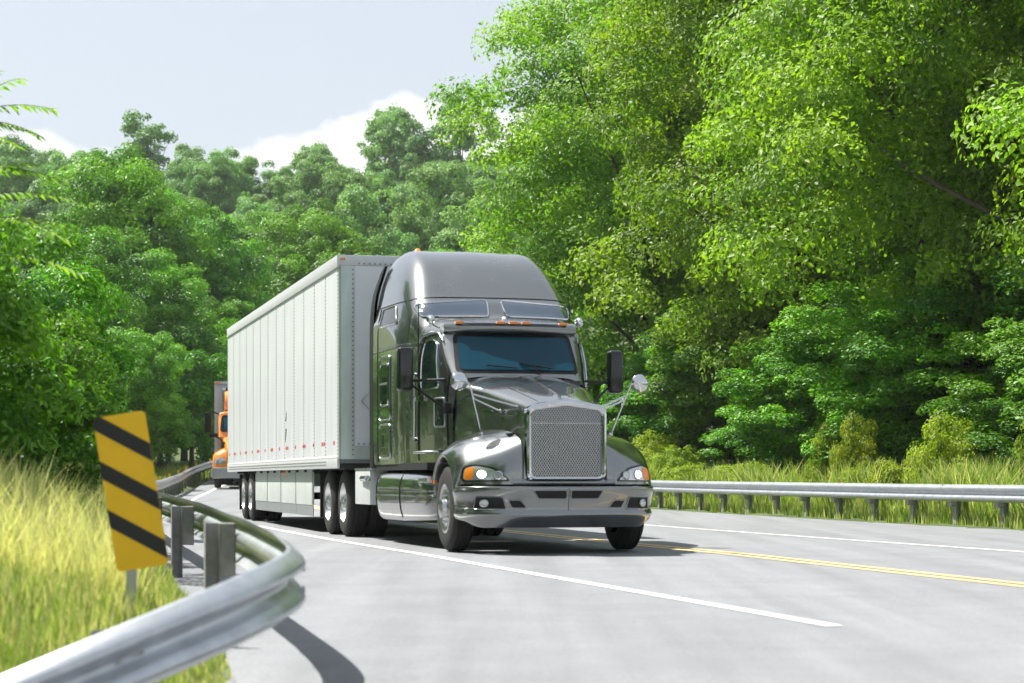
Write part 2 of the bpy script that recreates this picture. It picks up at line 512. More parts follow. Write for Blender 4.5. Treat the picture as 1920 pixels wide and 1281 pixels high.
# ground sheet
xs = np.unique(np.concatenate([np.linspace(-520, -60, 12), np.linspace(-60, -16, 23), np.linspace(-16, 20, 73), np.linspace(20, 70, 26), np.linspace(70, 520, 12)]))
ys = np.unique(np.concatenate([np.linspace(-300, -20, 12), np.linspace(-20, 60, 161), np.linspace(60, 180, 61), np.linspace(180, 420, 41), np.linspace(420, 700, 8)]))
V = []; Fc = []
rng = np.random.default_rng(3)
for y in ys:
    for x in xs:
        onroad = railx(y) - .35 < x < linex(y) + 12.2 and y < 100
        nearroad = y >= 95 and y < 160 and -16 < x < 90
        z = gz(x, y)
        z += (-.16 if onroad else (-.35 if nearroad else rng.uniform(-.05, .03)))
        V.append((x, y, z))
W = len(xs)
for j in range(len(ys) - 1):
    for i in range(W - 1):
        Fc.append((j * W + i, j * W + i + 1, (j + 1) * W + i + 1, (j + 1) * W + i))
tag(mesh_obj('ground', V, Fc, GROUND, None, True, 0), kind='structure')

# asphalt: left edge follows the guardrail, right edge 12.1 m beyond the near edge line
def sheet(name, lefts, rights, m, lift, parent=None, n=14, th=None):
    V, Fc = [], []
    for a, b in zip(lefts, rights):
        for k in range(n):
            t = k / (n - 1)
            x, y = a[0] + (b[0] - a[0]) * t, a[1] + (b[1] - a[1]) * t
            V.append((x, y, zroad(x, y) + lift))
    for i in range(len(lefts) - 1):
        for k in range(n - 1):
            Fc.append((i * n + k, i * n + k + 1, (i + 1) * n + k + 1, (i + 1) * n + k))
    return mesh_obj(name, V, Fc, m, parent, True, 0)
lefts = []
for p, q in zip(LINE, NRM):
    if p[1] < 92:
        yy = p[1]
        if yy < 42:
            lx = railx(max(yy, 8.6)) - .3 if yy > 8.6 else -4.5
        else:
            lx = railx(yy) + .35
        lx = min(lx, p[0] - .9)
        lefts.append((lx, yy))
    else:
        e = p - q * 1.25
        lefts.append((e[0], e[1]))
road = sheet('road', lefts, [tuple(p) for p in off_line(12.1)], ASPHALT, 0.0, n=26)
tag(road, kind='structure')
def stripe(name, t, w, m, y0=-20, y1=400, lift=.005):
    idx = [i for i in range(len(LINE)) if y0 <= LINE[i][1] <= y1]
    a = off_line(t - w / 2)[idx]; b = off_line(t + w / 2)[idx]
    return sheet(name, [tuple(p) for p in a], [tuple(p) for p in b], m, lift, road, n=2)
stripe('edge_line', 0, .13, WHITELINE, y0=13.6)
stripe('centre_line', 3.42, .11, YELLOWLINE)
stripe('centre_line', 3.66, .11, YELLOWLINE)
stripe('edge_line', 7.1, .12, WHITELINE)
# gravel strip between asphalt and right guardrail verge
g = off_line(12.1); h2 = off_line(13.0)
GRAVEL = mat('gravel', (0.26, 0.25, 0.23), .95, noise=.35, nscale=18, bump=.8, bscale=40)
V = []; Fc = []
for i in range(len(g)):
    z = zroad(*g[i])
    V += [(g[i][0], g[i][1], z - .01), (h2[i][0], h2[i][1], z - .06)]
    if i: Fc.append((2 * i - 2, 2 * i - 1, 2 * i + 1, 2 * i))
tag(mesh_obj('gravel_shoulder', V, Fc, GRAVEL), kind='structure')

# ------------------------------------------------------------------ guardrails
WPROF = [(-.005, -.156), (.012, -.150), (.035, -.128), (.078, -.105), (.083, -.085), (.078, -.065), (.035, -.040), (.004, -.018), (0, 0), (.004, .018), (.035, .040), (.078, .065), (.083, .085), (.078, .105), (.035, .128), (.012, .150), (-.005, .156)]
def guardrail(name, label, pts, ztop, face, reflect=0, spacing=1.905, seg=3.81, group=None, post_w=.15, dense=12, hscale=1.0):
    """face: +1 corrugation bulges to the right of the path, -1 to the left"""
    P = catmull(pts, dense)
    d = np.concatenate([[0], np.cumsum(np.linalg.norm(np.diff(P, axis=0), axis=1))])
    L = d[-1]
    root = thing(name, label, 'guardrail', (P[0][0], P[0][1], 0), 0, group)
    o0 = Vector((P[0][0], P[0][1], 0))
    def at(s):
        s = min(max(s, 0), L)
        x, y = np.interp(s, d, P[:, 0]), np.interp(s, d, P[:, 1])
        e = .05
        x2, y2 = np.interp(min(s + e, L), d, P[:, 0]), np.interp(min(s + e, L), d, P[:, 1])
        x1, y1 = np.interp(max(s - e, 0), d, P[:, 0]), np.interp(max(s - e, 0), d, P[:, 1])
        t = Vector((x2 - x1, y2 - y1, 0)).normalized()
        return Vector((x, y, 0)), t, Vector((t.y, -t.x, 0)) * face
    def zt(s):
        p = at(s)[0]
        return ztop(p.x, p.y)
    ns = max(1, int(L / seg))
    for k in range(ns):
        s0 = L * k / ns - (.16 if k else 0); s1 = L * (k + 1) / ns
        lap = .003 * (k % 2)
        m = max(6, int((s1 - s0) / .12)) if dense > 8 else max(4, int((s1 - s0) / .5))
        V, Fc = [], []
        for i in range(m + 1):
            s = s0 + (s1 - s0) * i / m
            p, t, n = at(s)
            zc = zt(s) - .156
            for (a, b) in WPROF:
                q = p + n * (a + lap)
                V.append((q.x - o0.x, q.y - o0.y, zc + b))
            if False: pass
        w = len(WPROF)
        for i in range(m):
            for j in range(w - 1):
                Fc.append((i * w + j, i * w + j + 1, (i + 1) * w + j + 1, (i + 1) * w + j))
        # give the sheet a thickness
        nV = len(V); V2 = []
        for i in range(m + 1):
            s = s0 + (s1 - s0) * i / m
            p, t, n = at(s)
            for j in range(w):
                v = V[i * w + j]
                V2.append((v[0] - n.x * .004, v[1] - n.y * .004, v[2]))
        V += V2
        F2 = [tuple(x + nV for x in reversed(f)) for f in Fc]
        for i in range(m):
            Fc.append((i * w, (i + 1) * w, (i + 1) * w + nV, i * w + nV))
            Fc.append((i * w + w - 1, i * w + w - 1 + nV, (i + 1) * w + w - 1 + nV, (i + 1) * w + w - 1))
        Fc += F2
        beam = mesh_obj('beam', V, Fc, GALV, root, True, 60)
        # splice bolts
        if k and dense > 8:
            p, t, n = at(s0 + .08)
            for (db, dz) in ((-.05, .07), (.05, .07), (-.05, -.07), (.05, -.07)):
                q = p + t * db + n * .066
                zz = zt(s0) - .156 + dz * .75
                tube('bolt', [(q.x - o0.x, q.y - o0.y, zz), (q.x + n.x * .018 - o0.x, q.y + n.y * .018 - o0.y, zz)], .014, GALV, beam, 6)
    np_ = int(L / spacing)
    bm = bmesh.new()
    add_box(bm, -.05, .05, -.007, .007, -1.1, 0); add_box(bm, -.05, -.042, -.075, .075, -1.1, .001); add_box(bm, .042, .05, -.075, .075, -1.1, .001)
    bmesh.ops.recalc_face_normals(bm, faces=bm.faces)
    pm = bpy.data.meshes.new('post'); bm.to_mesh(pm); bm.free(); pm.materials.append(GALVPOST)
    bm = bmesh.new(); add_box(bm, .05, .155, -.075, .075, -.36, .0, bev=.01)
    bmesh.ops.recalc_face_normals(bm, faces=bm.faces)
    km = bpy.data.meshes.new('spacer'); bm.to_mesh(km); bm.free(); km.materials.append(GALVPOST)
    bm = bmesh.new(); add_box(bm, .0, .08, -.045, .045, -.0, .14, bev=.006)
    bmesh.ops.recalc_face_normals(bm, faces=bm.faces)
    rm = bpy.data.meshes.new('reflector'); bm.to_mesh(rm); bm.free(); rm.materials.append(YELLOW)
    for k in range(np_ + 1):
        s = min(L, k * spacing + .05)
        p, t, n = at(s)
        q = p - n * .155
        po = bpy.data.objects.new('post', pm); COL.objects.link(po); po.parent = root
        po.location = (q.x - o0.x, q.y - o0.y, zt(s) - .05)
        po.rotation_euler = (0, 0, math.atan2(n.y, n.x))
        so = bpy.data.objects.new('spacer', km); COL.objects.link(so); so.parent = po
        if reflect and k % reflect == 0:
            ro = bpy.data.objects.new('reflector', rm); COL.objects.link(ro); ro.parent = po
            ro.location = (0, 0, .004)
    return root
def ztop_left(x, y):
    return zroad(x, y) + .71 - .06 * min(1, max(0, (14 - y) / 4))
guardrail('guardrail', 'galvanised steel guardrail curving round the grass verge in the foreground', RAIL_NEAR, ztop_left, -1, spacing=5.6)
guardrail('guardrail', 'far guardrail with small yellow reflectors beside the orange truck', RAIL_FAR, ztop_left, 1, reflect=3, dense=8)
rr = off_line(12.45)
sel = [tuple(rr[i]) for i in range(0, len(rr), 7) if -2 < rr[i][1] < 118]
guardrail('guardrail', 'long straight steel guardrail along the far side of the road below the woods', sel, lambda x, y: zroad(x, y) + .76, -1, dense=8)

# ------------------------------------------------------------------ the dark tractor unit
YT = R(14.5)
tr = thing('tractor_truck', 'dark olive grey sleeper cab truck with chrome mesh grille driving on the road', 'truck', (.66, 24.8, zr(26) + .01), YT)
def sym(name, fn, m):
    """build fn(side) for both sides; fn returns V,F for +x side"""
    V, Fc = fn
    a = mesh_obj(name, V, Fc, m, tr)
    b = mesh_obj(name, *mirror_faces(V, Fc), m, tr)
    return a, b
# cab + sleeper shell
ST = [(2.24, .86, .80, 2.16, .20), (2.49, .93, .80, 2.48, .26), (2.70, .985, .80, 2.77, .32), (2.78, 1.0, .81, 2.87, .36), (3.0, 1.04, .86, 2.925, .38), (3.2, 1.08, .92, 2.95, .42), (3.38, 1.10, .96, 2.99, .44),
      (3.56, 1.14, 1.02, 3.16, .52), (3.72, 1.18, 1.04, 3.27, .60), (4.05, 1.21, 1.0, 3.55, .74), (4.4, 1.215, .97, 3.79, .84), (4.8, 1.215, .95, 3.95, .90), (5.3, 1.215, .95, 4.03, .92), (5.66, 1.215, .95, 4.03, .92)]
def cab_prof(s):
    y, hw, wt, zt, d = s
    h = [(0, zt), (.5 * wt, zt - .012), (.86 * wt, zt - .045), (wt + .35 * (hw - wt), zt - .05 - .34 * d), (hw - .035, zt - d), (hw, zt - d - .25), (hw, 1.75), (hw, 1.35), (hw - .01, 1.06)]
    full = [(-x, y, z) for x, z in reversed(h)] + [(x, y, z) for x, z in h[1:]]
    return full
cabV, cabF = loft([cab_prof(s) for s in ST], 6, 6)
cab = mesh_obj('cab', cabV, cabF, PAINT, tr, True, 50)
cab['label'] = 'glossy dark olive cab and raised sleeper'
cbvh = bvh_of(cabV, cabF)
# back wall and belly of the sleeper
last = catmull(cab_prof(ST[-1]), 6)
mesh_obj('back_wall', [tuple(p) for p in last], [tuple(range(len(last)))], PAINT, tr, False)
box('floor_pan', (-1.19, 1.19, 2.26, 5.65, .98, 1.07), CHASSIS, tr)
# firewall/cowl under windshield
box('cowl', (-.76, .76, 2.1, 2.27, 1.1, 2.10), GLOSSBLACK, tr, .02)
# side extenders
for s in (-1, 1):
    P = []
    for z, y1 in ((1.02, 6.02), (1.6, 6.04), (2.6, 6.05), (3.3, 6.04), (3.7, 5.98), (3.86, 5.85)):
        w = 1.215 if z < 3.1 else 1.215 - (z - 3.1) ** 1.6 * .28
        P.append([(s * w, 5.665, z), (s * w * .995, (5.665 + y1) / 2, z), (s * w * .985, y1, z), (s * (w * .985 - .03), y1, z), (s * (w - .04), 5.665, z)])
    Vx, Fx = loft(P, 4, 2)
    mesh_obj('side_extender', Vx, Fx if s > 0 else [tuple(reversed(f)) for f in Fx], BLACK, tr)
# windshield
ws = roundpoly([(-.80, 2.19), (.80, 2.19), (.765, 2.70), (-.765, 2.70)], .07)
patch('windshield_seal', cbvh, 'y+', ws, .006, BLACK, tr, rings=9)
wsi = roundpoly([(-.745, 2.225), (.745, 2.225), (.715, 2.66), (-.715, 2.66)], .06)
patch('windshield', cbvh, 'y+', wsi, .014, GLASS, tr, rings=9)
# wipers
for x0, x1, z0, z1 in ((-.02, -.42, 2.235, 2.27), (.42, .02, 2.235, 2.30)):
    p = [hit(cbvh, 'y+', x0 + (x1 - x0) * k / 6, z0 + (z1 - z0) * k / 6, .035)[0] for k in range(7)]
    tube('wiper', p, .009, BLACK, tr, 5)
p = [hit(cbvh, 'y+', .30 - .26 * k / 4, 2.2 + .09 * k / 4, .045)[0] for k in range(5)]
tube('wiper_arm', p, .008, BLACK, tr, 5)
# visor
P = []
for x in np.linspace(-.87, .87, 13):
    f = 2.54 + .16 * (abs(x) / .87) ** 2.2
    P.append([(x, f + .30, 2.875), (x, f + .14, 2.868), (x, f + .03, 2.835), (x, f, 2.785), (x, f + .02, 2.735), (x, f + .06, 2.722), (x, f + .25, 2.725)])
Vv, Fv = loft(P, 2, 3)
visor = mesh_obj('sun_visor', Vv, Fv, PAINT, tr)
vbvh = bvh_of(Vv, Fv)
patch('visor_strip', vbvh, 'y+', roundpoly([(-.72, 2.802), (.72, 2.802), (.72, 2.838), (-.72, 2.838)], .01), .004, GLOSSBLACK, tr, rings=3)
for x in (-.68, -.165, 0, .165, .68):
    f = 2.54 + .16 * (abs(x) / .87) ** 2.2
    box('marker_light', (x - .055, x + .055, f + .0, f + .10, 2.825, 2.862), AMBER, tr, .012)
# sleeper windows
for s in (-1, 1):
    o = [(s * .12, 2.975), (s * 1.0, 2.965), (s * 1.045, 3.14), (s * .09, 3.215)]
    if s > 0: o = list(reversed(o))
    patch('sleeper_window', cbvh, 'y+', roundpoly(o, .06), .008, SGLASS, tr, rings=6)
    rim('window_trim', cbvh, 'y+', roundpoly(o, .06), .008, .011, CHROME if s < 0 else CHROME, tr)
# roof seam and side seams
pts = []
for k in range(0, 41):
    x = -1.17 + 2.34 * k / 40
    pts.append(hit(cbvh, 'y+', x, 3.25 - .03 * (abs(x) / 1.1) ** 4, .002)[0])
tube('roof_seam', pts, .007, BLACK, tr, 5)
for s, ax in ((-1, 'x+'), (1, 'x-')):
    tube('side_seam', [hit(cbvh, ax, y, 3.215, .002)[0] for y in np.linspace(3.75, 5.65, 14)], .007, BLACK, tr, 5)
    tube('side_seam', [hit(cbvh, ax, y, 2.60, .002)[0] for y in np.linspace(3.05, 5.65, 16)], .006, BLACK, tr, 5)
    tube('side_seam', [hit(cbvh, ax, 5.32, z, .002)[0] for z in np.linspace(1.1, 3.2, 14)], .006, BLACK, tr, 5)
    tube('side_seam', [hit(cbvh, ax, 3.24, z, .002)[0] for z in np.linspace(1.1, 2.6, 14)], .009, BLACK, tr, 5)
    # rivet rows
    bm = bmesh.new()
    for yy in (5.26, 4.28):
        for z in np.linspace(1.15, 2.55, 24):
            q, n = hit(cbvh, ax, yy, z, .0)
            add_box(bm, q.x - .006, q.x + .006, q.y - .008, q.y + .008, q.z - .008, q.z + .008)
    for yy in np.linspace(3.1, 5.2, 26):
        q, n = hit(cbvh, ax, yy, 2.63, .0)
        add_box(bm, q.x - .006, q.x + .006, q.y - .008, q.y + .008, q.z - .008, q.z + .008)
    tag(bm_obj('rivets', bm, SATIN, tr), kind='stuff')
    # sleeper hatches
    def rr4(y0, y1, z0, z1, r=.07): return roundpoly([(y0, z0), (y1, z0), (y1, z1), (y0, z1)], r)
    patch('upper_hatch', cbvh, ax, roundpoly([(4.22, 2.93), (5.14, 2.93), (5.14, 3.18), (4.42, 3.18)], .05), .006, GLOSSBLACK, tr)
    rim('hatch_trim', cbvh, ax, roundpoly([(4.22, 2.93), (5.14, 2.93), (5.14, 3.18), (4.42, 3.18)], .05), .006, .012, PAINT, tr)
    door = patch('sleeper_hatch', cbvh, ax, rr4(4.42, 5.16, 1.66, 2.52), .010, PAINT, tr)
    rim('hatch_trim', cbvh, ax, rr4(4.42, 5.16, 1.66, 2.52), .010, .014, SATIN, door)
    hw_ = patch('hatch_window', cbvh, ax, rr4(4.52, 5.04, 1.86, 2.42), .018, DGLASS, door)
    rim('window_trim', cbvh, ax, rr4(4.52, 5.04, 1.86, 2.42), .018, .012, CHROME, door)
    tube('window_bar', [hit(cbvh, ax, y, 2.15, .022)[0] for y in (4.52, 4.78, 5.04)], .014, SATIN, door, 6)
    hd = patch('luggage_door', cbvh, ax, rr4(4.42, 5.16, 1.14, 1.60), .010, PAINT, tr)
    rim('hatch_trim', cbvh, ax, rr4(4.42, 5.16, 1.14, 1.60), .010, .013, SATIN, hd)
    patch('latch', cbvh, ax, rr4(4.86, 5.0, 1.30, 1.46, .03), .016, GLOSSBLACK, hd)
    # door
    dw = roundpoly([(2.58, 2.02), (3.12, 2.02), (3.12, 2.60), (2.88, 2.63), (2.74, 2.57)], .05)
    dr = patch('door', cbvh, ax, roundpoly([(2.36, 1.22), (3.18, 1.22), (3.18, 2.70), (2.80, 2.70), (2.40, 2.15)], .06), .007, PAINT, tr)
    rim('door_seam', cbvh, ax, roundpoly([(2.36, 1.22), (3.18, 1.22), (3.18, 2.70), (2.80, 2.70), (2.40, 2.15)], .06), .004, .010, BLACK, dr)
    patch('door_window', cbvh, ax, dw, .014, DGLASS, dr)
    rim('window_trim', cbvh, ax, dw, .014, .014, CHROME, dr)
    lw = roundpoly([(2.42, 1.52), (2.7, 1.52), (2.7, 1.88), (2.44, 1.88)], .05)
    patch('lower_window', cbvh, ax, lw, .014, DGLASS, dr)
    rim('window_trim', cbvh, ax, lw, .014, .012, SATIN, dr)
    patch('door_handle', cbvh, ax, rr4(3.0, 3.3, 1.86, 1.94, .02), .03, CHROME, dr)
    # rain gutter over the door
    tube('door_brow', [hit(cbvh, ax, y, z, .02)[0] for y, z in ((2.70, 2.60), (2.82, 2.70), (3.0, 2.72), (3.2, 2.70), (3.32, 2.64))], [.012, .02, .022, .022, .014], SATIN, tr, 8)
    # grab rail
    x = s * 1.13
    q = [(s * 1.06, 3.3, 2.2), (x, 3.3, 2.19), (x, 3.3, 1.38), (s * 1.06, 3.3, 1.37)]
    tube('grab_rail', q, .016, CHROME, tr, 8)
    for z in (2.2, 1.37):
        lathe('rail_foot', [(0, .001), (0, .032), (.03, .028), (.045, .001)], CHROME, tr, 12, 'x', (s * 1.085 - (.045 if s < 0 else 0), 3.3, z))
    tube('door_step_bar', [(s * 1.03, 3.18, 1.2), (s * 1.16, 3.16, 1.2), (s * 1.16, 2.5, 1.2), (s * 1.0, 2.45, 1.2)], .018, SATIN, tr, 8)
# antennas
for x, y, z0, z1 in ((-1.1, 3.2, 1.9, 3.44), (.93, 3.25, 2.9, 3.16)):
    tube('antenna', [(x - (.08 if x < 0 else -.08), y, z0), (x, y - .02, z0 + .05), (x, y - .02, z1)], .007, BLACK, tr, 5)

# hood
HS = [(.16, .465, 1.775, 1.715, .82), (.45, .50, 1.845, 1.775, .82), (.9, .585, 1.94, 1.865, .85), (1.4, .68, 2.045, 1.965, .95), (1.95, .765, 2.12, 2.04, 1.05), (2.28, .825, 2.17, 2.085, 1.1)]
def hood_prof(s):
    y, hw, zt, zc, zb = s
    h = [(0, zt), (.07, zt - .006), (.5 * hw, zt - .016), (.82 * hw, zc + .012), (.96 * hw, zc - .04), (hw, zc - .13), (hw + .015, zc - .4), (hw + .03, .5 * (zc + zb) - .1), (hw + .04, zb)]
    return [(-x, y, z) for x, z in reversed(h)] + [(x, y, z) for x, z in h[1:]]
hV, hF = loft([hood_prof(s) for s in HS], 6, 5)
hood = mesh_obj('hood', hV, hF, PAINT, tr, True, 50)
hbvh = bvh_of(hV, hF)
tube('hood_ridge', [hit(hbvh, 'z-', 0, y, .0)[0] for y in np.linspace(.36, 2.0, 14)], [.022] + [.011] * 13, PAINT, hood, 6)
for s in (-1, 1):
    tube('hood_seam', [hit(hbvh, 'z-', s * (.28 + .12 * y), y, .0)[0] for y in np.linspace(.25, 2.0, 12)], .004, BLACK, hood, 4)
bm = bmesh.new(); add_box(bm, -.045, .045, .20, .34, 1.79, 1.835, .012)
bm_obj('hood_ornament', bm, CHROME, hood)
# side intake louvre
for s, ax in ((-1, 'x+'), (1, 'x-')):
    patch('side_badge', hbvh, ax, roundpoly([(1.12, 1.66), (1.36, 1.68), (1.36, 1.705), (1.12, 1.685)], .008), .006, CHROME, tr, rings=2)

# grille
def frame_loop(pts, y): return [(p[0], y, p[1]) for p in pts]
go = roundpoly([(-.475, .845), (.475, .845), (.482, 1.71), (0, 1.80), (-.482, 1.71)], .10, 6)
gi = roundpoly([(-.425, .885), (.425, .885), (.428, 1.655), (0, 1.715), (-.428, 1.655)], .07, 6)
gm = [((a[0] + b[0]) / 2, (a[1] + b[1]) / 2) for a, b in zip(go, gi)]
loops = [frame_loop(go, .22), frame_loop(go, .13), frame_loop([(a[0] * .98 + b[0] * .02, a[1] * .98 + b[1] * .02) for a, b in zip(go, gm)], .105), frame_loop(gm, .085), frame_loop(gi, .10), frame_loop(gi, .16)]
K = len(go); V = [p for l in loops for p in l]; Fc = []
for i in range(len(loops) - 1):
    for k in range(K):
        l = (k + 1) % K
        Fc.append((i * K + k, (i + 1) * K + k, (i + 1) * K + l, i * K + l))
gr = mesh_obj('grille', V, Fc, CHROME, tr, True, 50)
tag(gr, 'bright chrome grille surround')
mesh_obj('grille_backing', frame_loop(gi, .155), [tuple(range(K))], BLACK, gr, False)
def clip_seg(p, d, poly):
    ts = []
    for i in range(len(poly)):
        a, b = poly[i], poly[(i + 1) % len(poly)]
        ex, ey = b[0] - a[0], b[1] - a[1]
        den = d[0] * ey - d[1] * ex
        if abs(den) < 1e-9: continue
        t = ((a[0] - p[0]) * ey - (a[1] - p[1]) * ex) / den
        u = ((a[0] - p[0]) * d[1] - (a[1] - p[1]) * d[0]) / den
        if 0 <= u < 1: ts.append(t)
    return (min(ts), max(ts)) if len(ts) >= 2 else None
V, Fc = [], []
for sg in (1, -1):
    d = (math.cos(R(57)), sg * math.sin(R(57)))
    nrm = (-d[1], d[0])
    for k in range(-60, 61):
        p = (nrm[0] * k * .0255, 1.28 + nrm[1] * k * .0255)
        c = clip_seg(p, d, gi)
        if not c: continue
        a = (p[0] + d[0] * c[0], p[1] + d[1] * c[0]); b = (p[0] + d[0] * c[1], p[1] + d[1] * c[1])
        hw = .0044; y0 = .132 if sg > 0 else .138
        i = len(V)
        for q, e in ((a, 1), (a, -1), (b, -1), (b, 1)):
            V.append((q[0] + nrm[0] * hw * e, y0, q[1] + nrm[1] * hw * e))
        for q, e in ((a, 1), (a, -1), (b, -1), (b, 1)):
            V.append((q[0] + nrm[0] * hw * e, y0 + .006, q[1] + nrm[1] * hw * e))
        Fc += [(i, i + 1, i + 2, i + 3), (i, i + 4, i + 5, i + 1), (i + 2, i + 6, i + 7, i + 3)]
tag(mesh_obj('grille_mesh', V, Fc, MESHMAT, gr, False), kind='stuff')
box('grille_crossbar', (-.42, .42, .146, .15, 1.50, 1.515), SATIN, gr)

# fenders
def arch(x, r, cy=1.26, cz=.51):
    return [(x, cy - r * math.cos(R(a)), cz + r * math.sin(R(a))) for a in (22, 38, 54, 74, 95, 120, 147)]
FA = [(.46, .18, .80), (.46, .20, 1.08), (.46, .28, 1.30), (.46, .55, 1.43), (.46, 1.0, 1.50), (.46, 1.5, 1.52), (.46, 2.0, 1.50)]
FB = [(.72, .26, .80), (.72, .28, 1.01), (.72, .36, 1.19), (.72, .63, 1.355), (.72, 1.0, 1.42), (.72, 1.5, 1.43), (.72, 1.98, 1.30)]
FC_ = [(.98, .40, .80), (.98, .42, .96), (.98, .50, 1.11), (.98, .74, 1.28), (.98, 1.05, 1.345), (.98, 1.5, 1.33), (.98, 1.92, 1.12)]
FD = [(1.14, .54, .80), (1.14, .55, .93), (1.14, .63, 1.05), (1.14, .84, 1.185), (1.14, 1.1, 1.245), (1.14, 1.5, 1.21), (1.14, 1.87, 1.0)]
FE = arch(1.215, .665)
fV, fF = loft([FA, FB, FC_, FD, FE, arch(1.215, .63), arch(1.19, .615), arch(1.0, .615)], 5, 5)
fl = mesh_obj('fender', *mirror_faces(fV, fF), PAINT, tr, True, 60)
fr = mesh_obj('fender', fV, fF, PAINT, tr, True, 60)
# gap-closing valance between fenders under the grille
P = [[(x, .17 + .5 * max(0, abs(x) - .4) ** 1.6, .865), (x, .15 + .5 * max(0, abs(x) - .4) ** 1.6, .83), (x, .16 + .5 * max(0, abs(x) - .4) ** 1.6, .79)] for x in np.linspace(-.62, .62, 11)]
mesh_obj('grille_valance', *loft(P, 2, 3), PAINT, tr)
for s, fen, (v_, f_) in ((-1, fl, mirror_faces(fV, fF)), (1, fr, (fV, fF))):
    b = bvh_of(v_, f_)
    def ol(pts, r):
        p = [(s * a, c) for a, c in pts]
        return roundpoly(p if s > 0 else list(reversed(p)), r)
    ho = ol([(.63, .835), (1.155, .83), (1.135, 1.0), (1.0, 1.035), (.80, .995)], .05)
    patch('headlight_bezel', b, 'y+', ho, .006, GLOSSBLACK, tr, rings=6)
    hl = patch('headlight', b, 'y+', ol([(.66, .852), (1.13, .847), (1.11, .985), (1.0, 1.012), (.82, .975)], .04), .016, LENS, tr, rings=6)
    patch('turn_signal', b, 'y+', ol([(1.035, .856), (1.12, .854), (1.10, .978), (1.01, 1.002)], .025), .022, AMBER, hl, rings=4)
    for cx, cz, rad, lit in ((.94, .915, .052, True), (.765, .905, .044, False)):
        c, n = hit(b, 'y+', s * cx, cz, .024)
        circ = [(s * cx + rad * math.cos(t), cz + rad * math.sin(t)) for t in np.linspace(0, 2 * math.pi, 21)[:-1]]
        patch('lamp', b, 'y+', circ, .024, SATIN if not lit else BULB, hl, rings=3)
        rim('lamp_ring', b, 'y+', circ, .024, .008, CHROME, hl, step=.02)
    # marker on the fender's trailing edge
    box('side_marker', (s * 1.18 - .02, s * 1.18 + .02, 1.80, 1.84, .80, .90), AMBER, tr, .008)
    # chrome fender antenna foot + convex mirror on stalks
    foot = hit(b, 'z-', s * .80, .98, 0)[0]
    lathe('stalk_foot', [(0, .001), (0, .034), (.02, .03), (.035, .001)], CHROME, tr, 12, 'z', (foot.x, foot.y, foot.z - .004))
    mx, my, mz = s * 1.115, .80, 2.015
    mirror = lathe('hood_mirror', [(-.035, .001), (-.032, .03), (-.02, .075), (0, .104), (.012, .108), (.018, .104), (.018, .001)], CHROME, tr, 28, 'y', (mx, my, mz))
    tube('mirror_stalk', [(mx, my - .035, mz), (mx - s * .05, my - .05, mz + .005), (s * 1.0, .80, mz - .02), (s * .96, .82, mz - .12), (foot.x, foot.y, foot.z)], .0115, CHROME, tr, 8)
    k1, _ = hit(hbvh, 'x+' if s < 0 else 'x-', .42, 1.70, .01)
    k2, _ = hit(hbvh, 'x+' if s < 0 else 'x-', .85, 1.66, .01)
    tube('mirror_brace', [(s * .95, .83, mz - .15), k1], .012, CHROME, tr, 8)
    tube('mirror_brace', [(s * .94, .84, mz - .20), k2], .010, CHROME, tr, 8)
    for kk in (k1, k2):
        lathe('brace_foot', [(0, .001), (0, .032), (.02, .028), (.032, .001)], CHROME, tr, 12, 'x', (kk.x - (.03 if s < 0 else 0), kk.y, kk.z))
    # door mirror
    bm = bmesh.new(); add_box(bm, s * 1.385 - .10, s * 1.385 + .10, 2.60, 2.77, 1.97, 2.52, .0)
    bmesh.ops.bevel(bm, geom=list(bm.edges), offset=.055, segments=4, affect='EDGES', profile=.55)
    dm = bm_obj('door_mirror', bm, GLOSSBLACK, tr)
    box('mirror_glass', (s * 1.385 - .075, s * 1.385 + .075, 2.771, 2.776, 2.04, 2.45), CHROME, dm, .0)
    tube('mirror_arm', [(s * 1.33, 2.70, 2.10), (s * .92, 2.45, 2.11)], .018, BLACK, tr, 8)
    tube('mirror_arm', [(s * 1.31, 2.70, 2.06), (s * .95, 2.40, 1.76)], .016, BLACK, tr, 8)
    bm = bmesh.new(); add_box(bm, s * .9 - .05, s * .9 + .05, 2.3, 2.46, 1.68, 1.82, .02); bm_obj('mirror_bracket', bm, BLACK, tr)
    # small round roof lamp mirrors
    lathe('roof_lamp', [(-.06, .001), (-.05, .035), (-.02, .055), (.02, .062), (.03, .001)], CHROME, tr, 20, 'y', (s * .985, 2.95, 2.90))
    tube('roof_lamp_arm', [(s * .985, 2.95, 2.86), (s * .95, 2.92, 2.82), (s * .90, 2.85, 2.79)], .012, CHROME, tr, 7)

# bumper
BP = [(0, 0), (.35, .012), (.65, .06), (.88, .15), (1.04, .27), (1.15, .42), (1.205, .58), (1.215, .74)]
def bp_prof(i, x, y):
    tx, ty = (BP[min(i + 1, 7)][0] - BP[max(i - 1, 0)][0]), (BP[min(i + 1, 7)][1] - BP[max(i - 1, 0)][1])
    l = math.hypot(tx, ty); nx, ny = ty / l, -tx / l      # outward
    lower = .30 if i < 5 else .30 + (i - 4) * .03
    g = [(-.10, .775), (-.02, .778), (0, .762), (-.004, .70), (-.022, .62), (-.03, .52), (-.018, .47), (-.02, .44), (-.06, .38), (-.12, lower)]
    return [(x + nx * a, y + ny * a, z) for a, z in g]
half = [bp_prof(i, *p) for i, p in enumerate(BP)]
full = [[(-a, b, c) for a, b, c in p] for p in reversed(half)] + half[1:]
bV, bF = loft(full, 5, 4)
bumper = mesh_obj('bumper', bV, bF, PAINT, tr, True, 50)
bb = bvh_of(bV, bF)
rim('bumper_seam', bb, 'y+', [(0, z) for z in np.linspace(.5, .77, 8)], .0, .004, BLACK, bumper, closed=False)
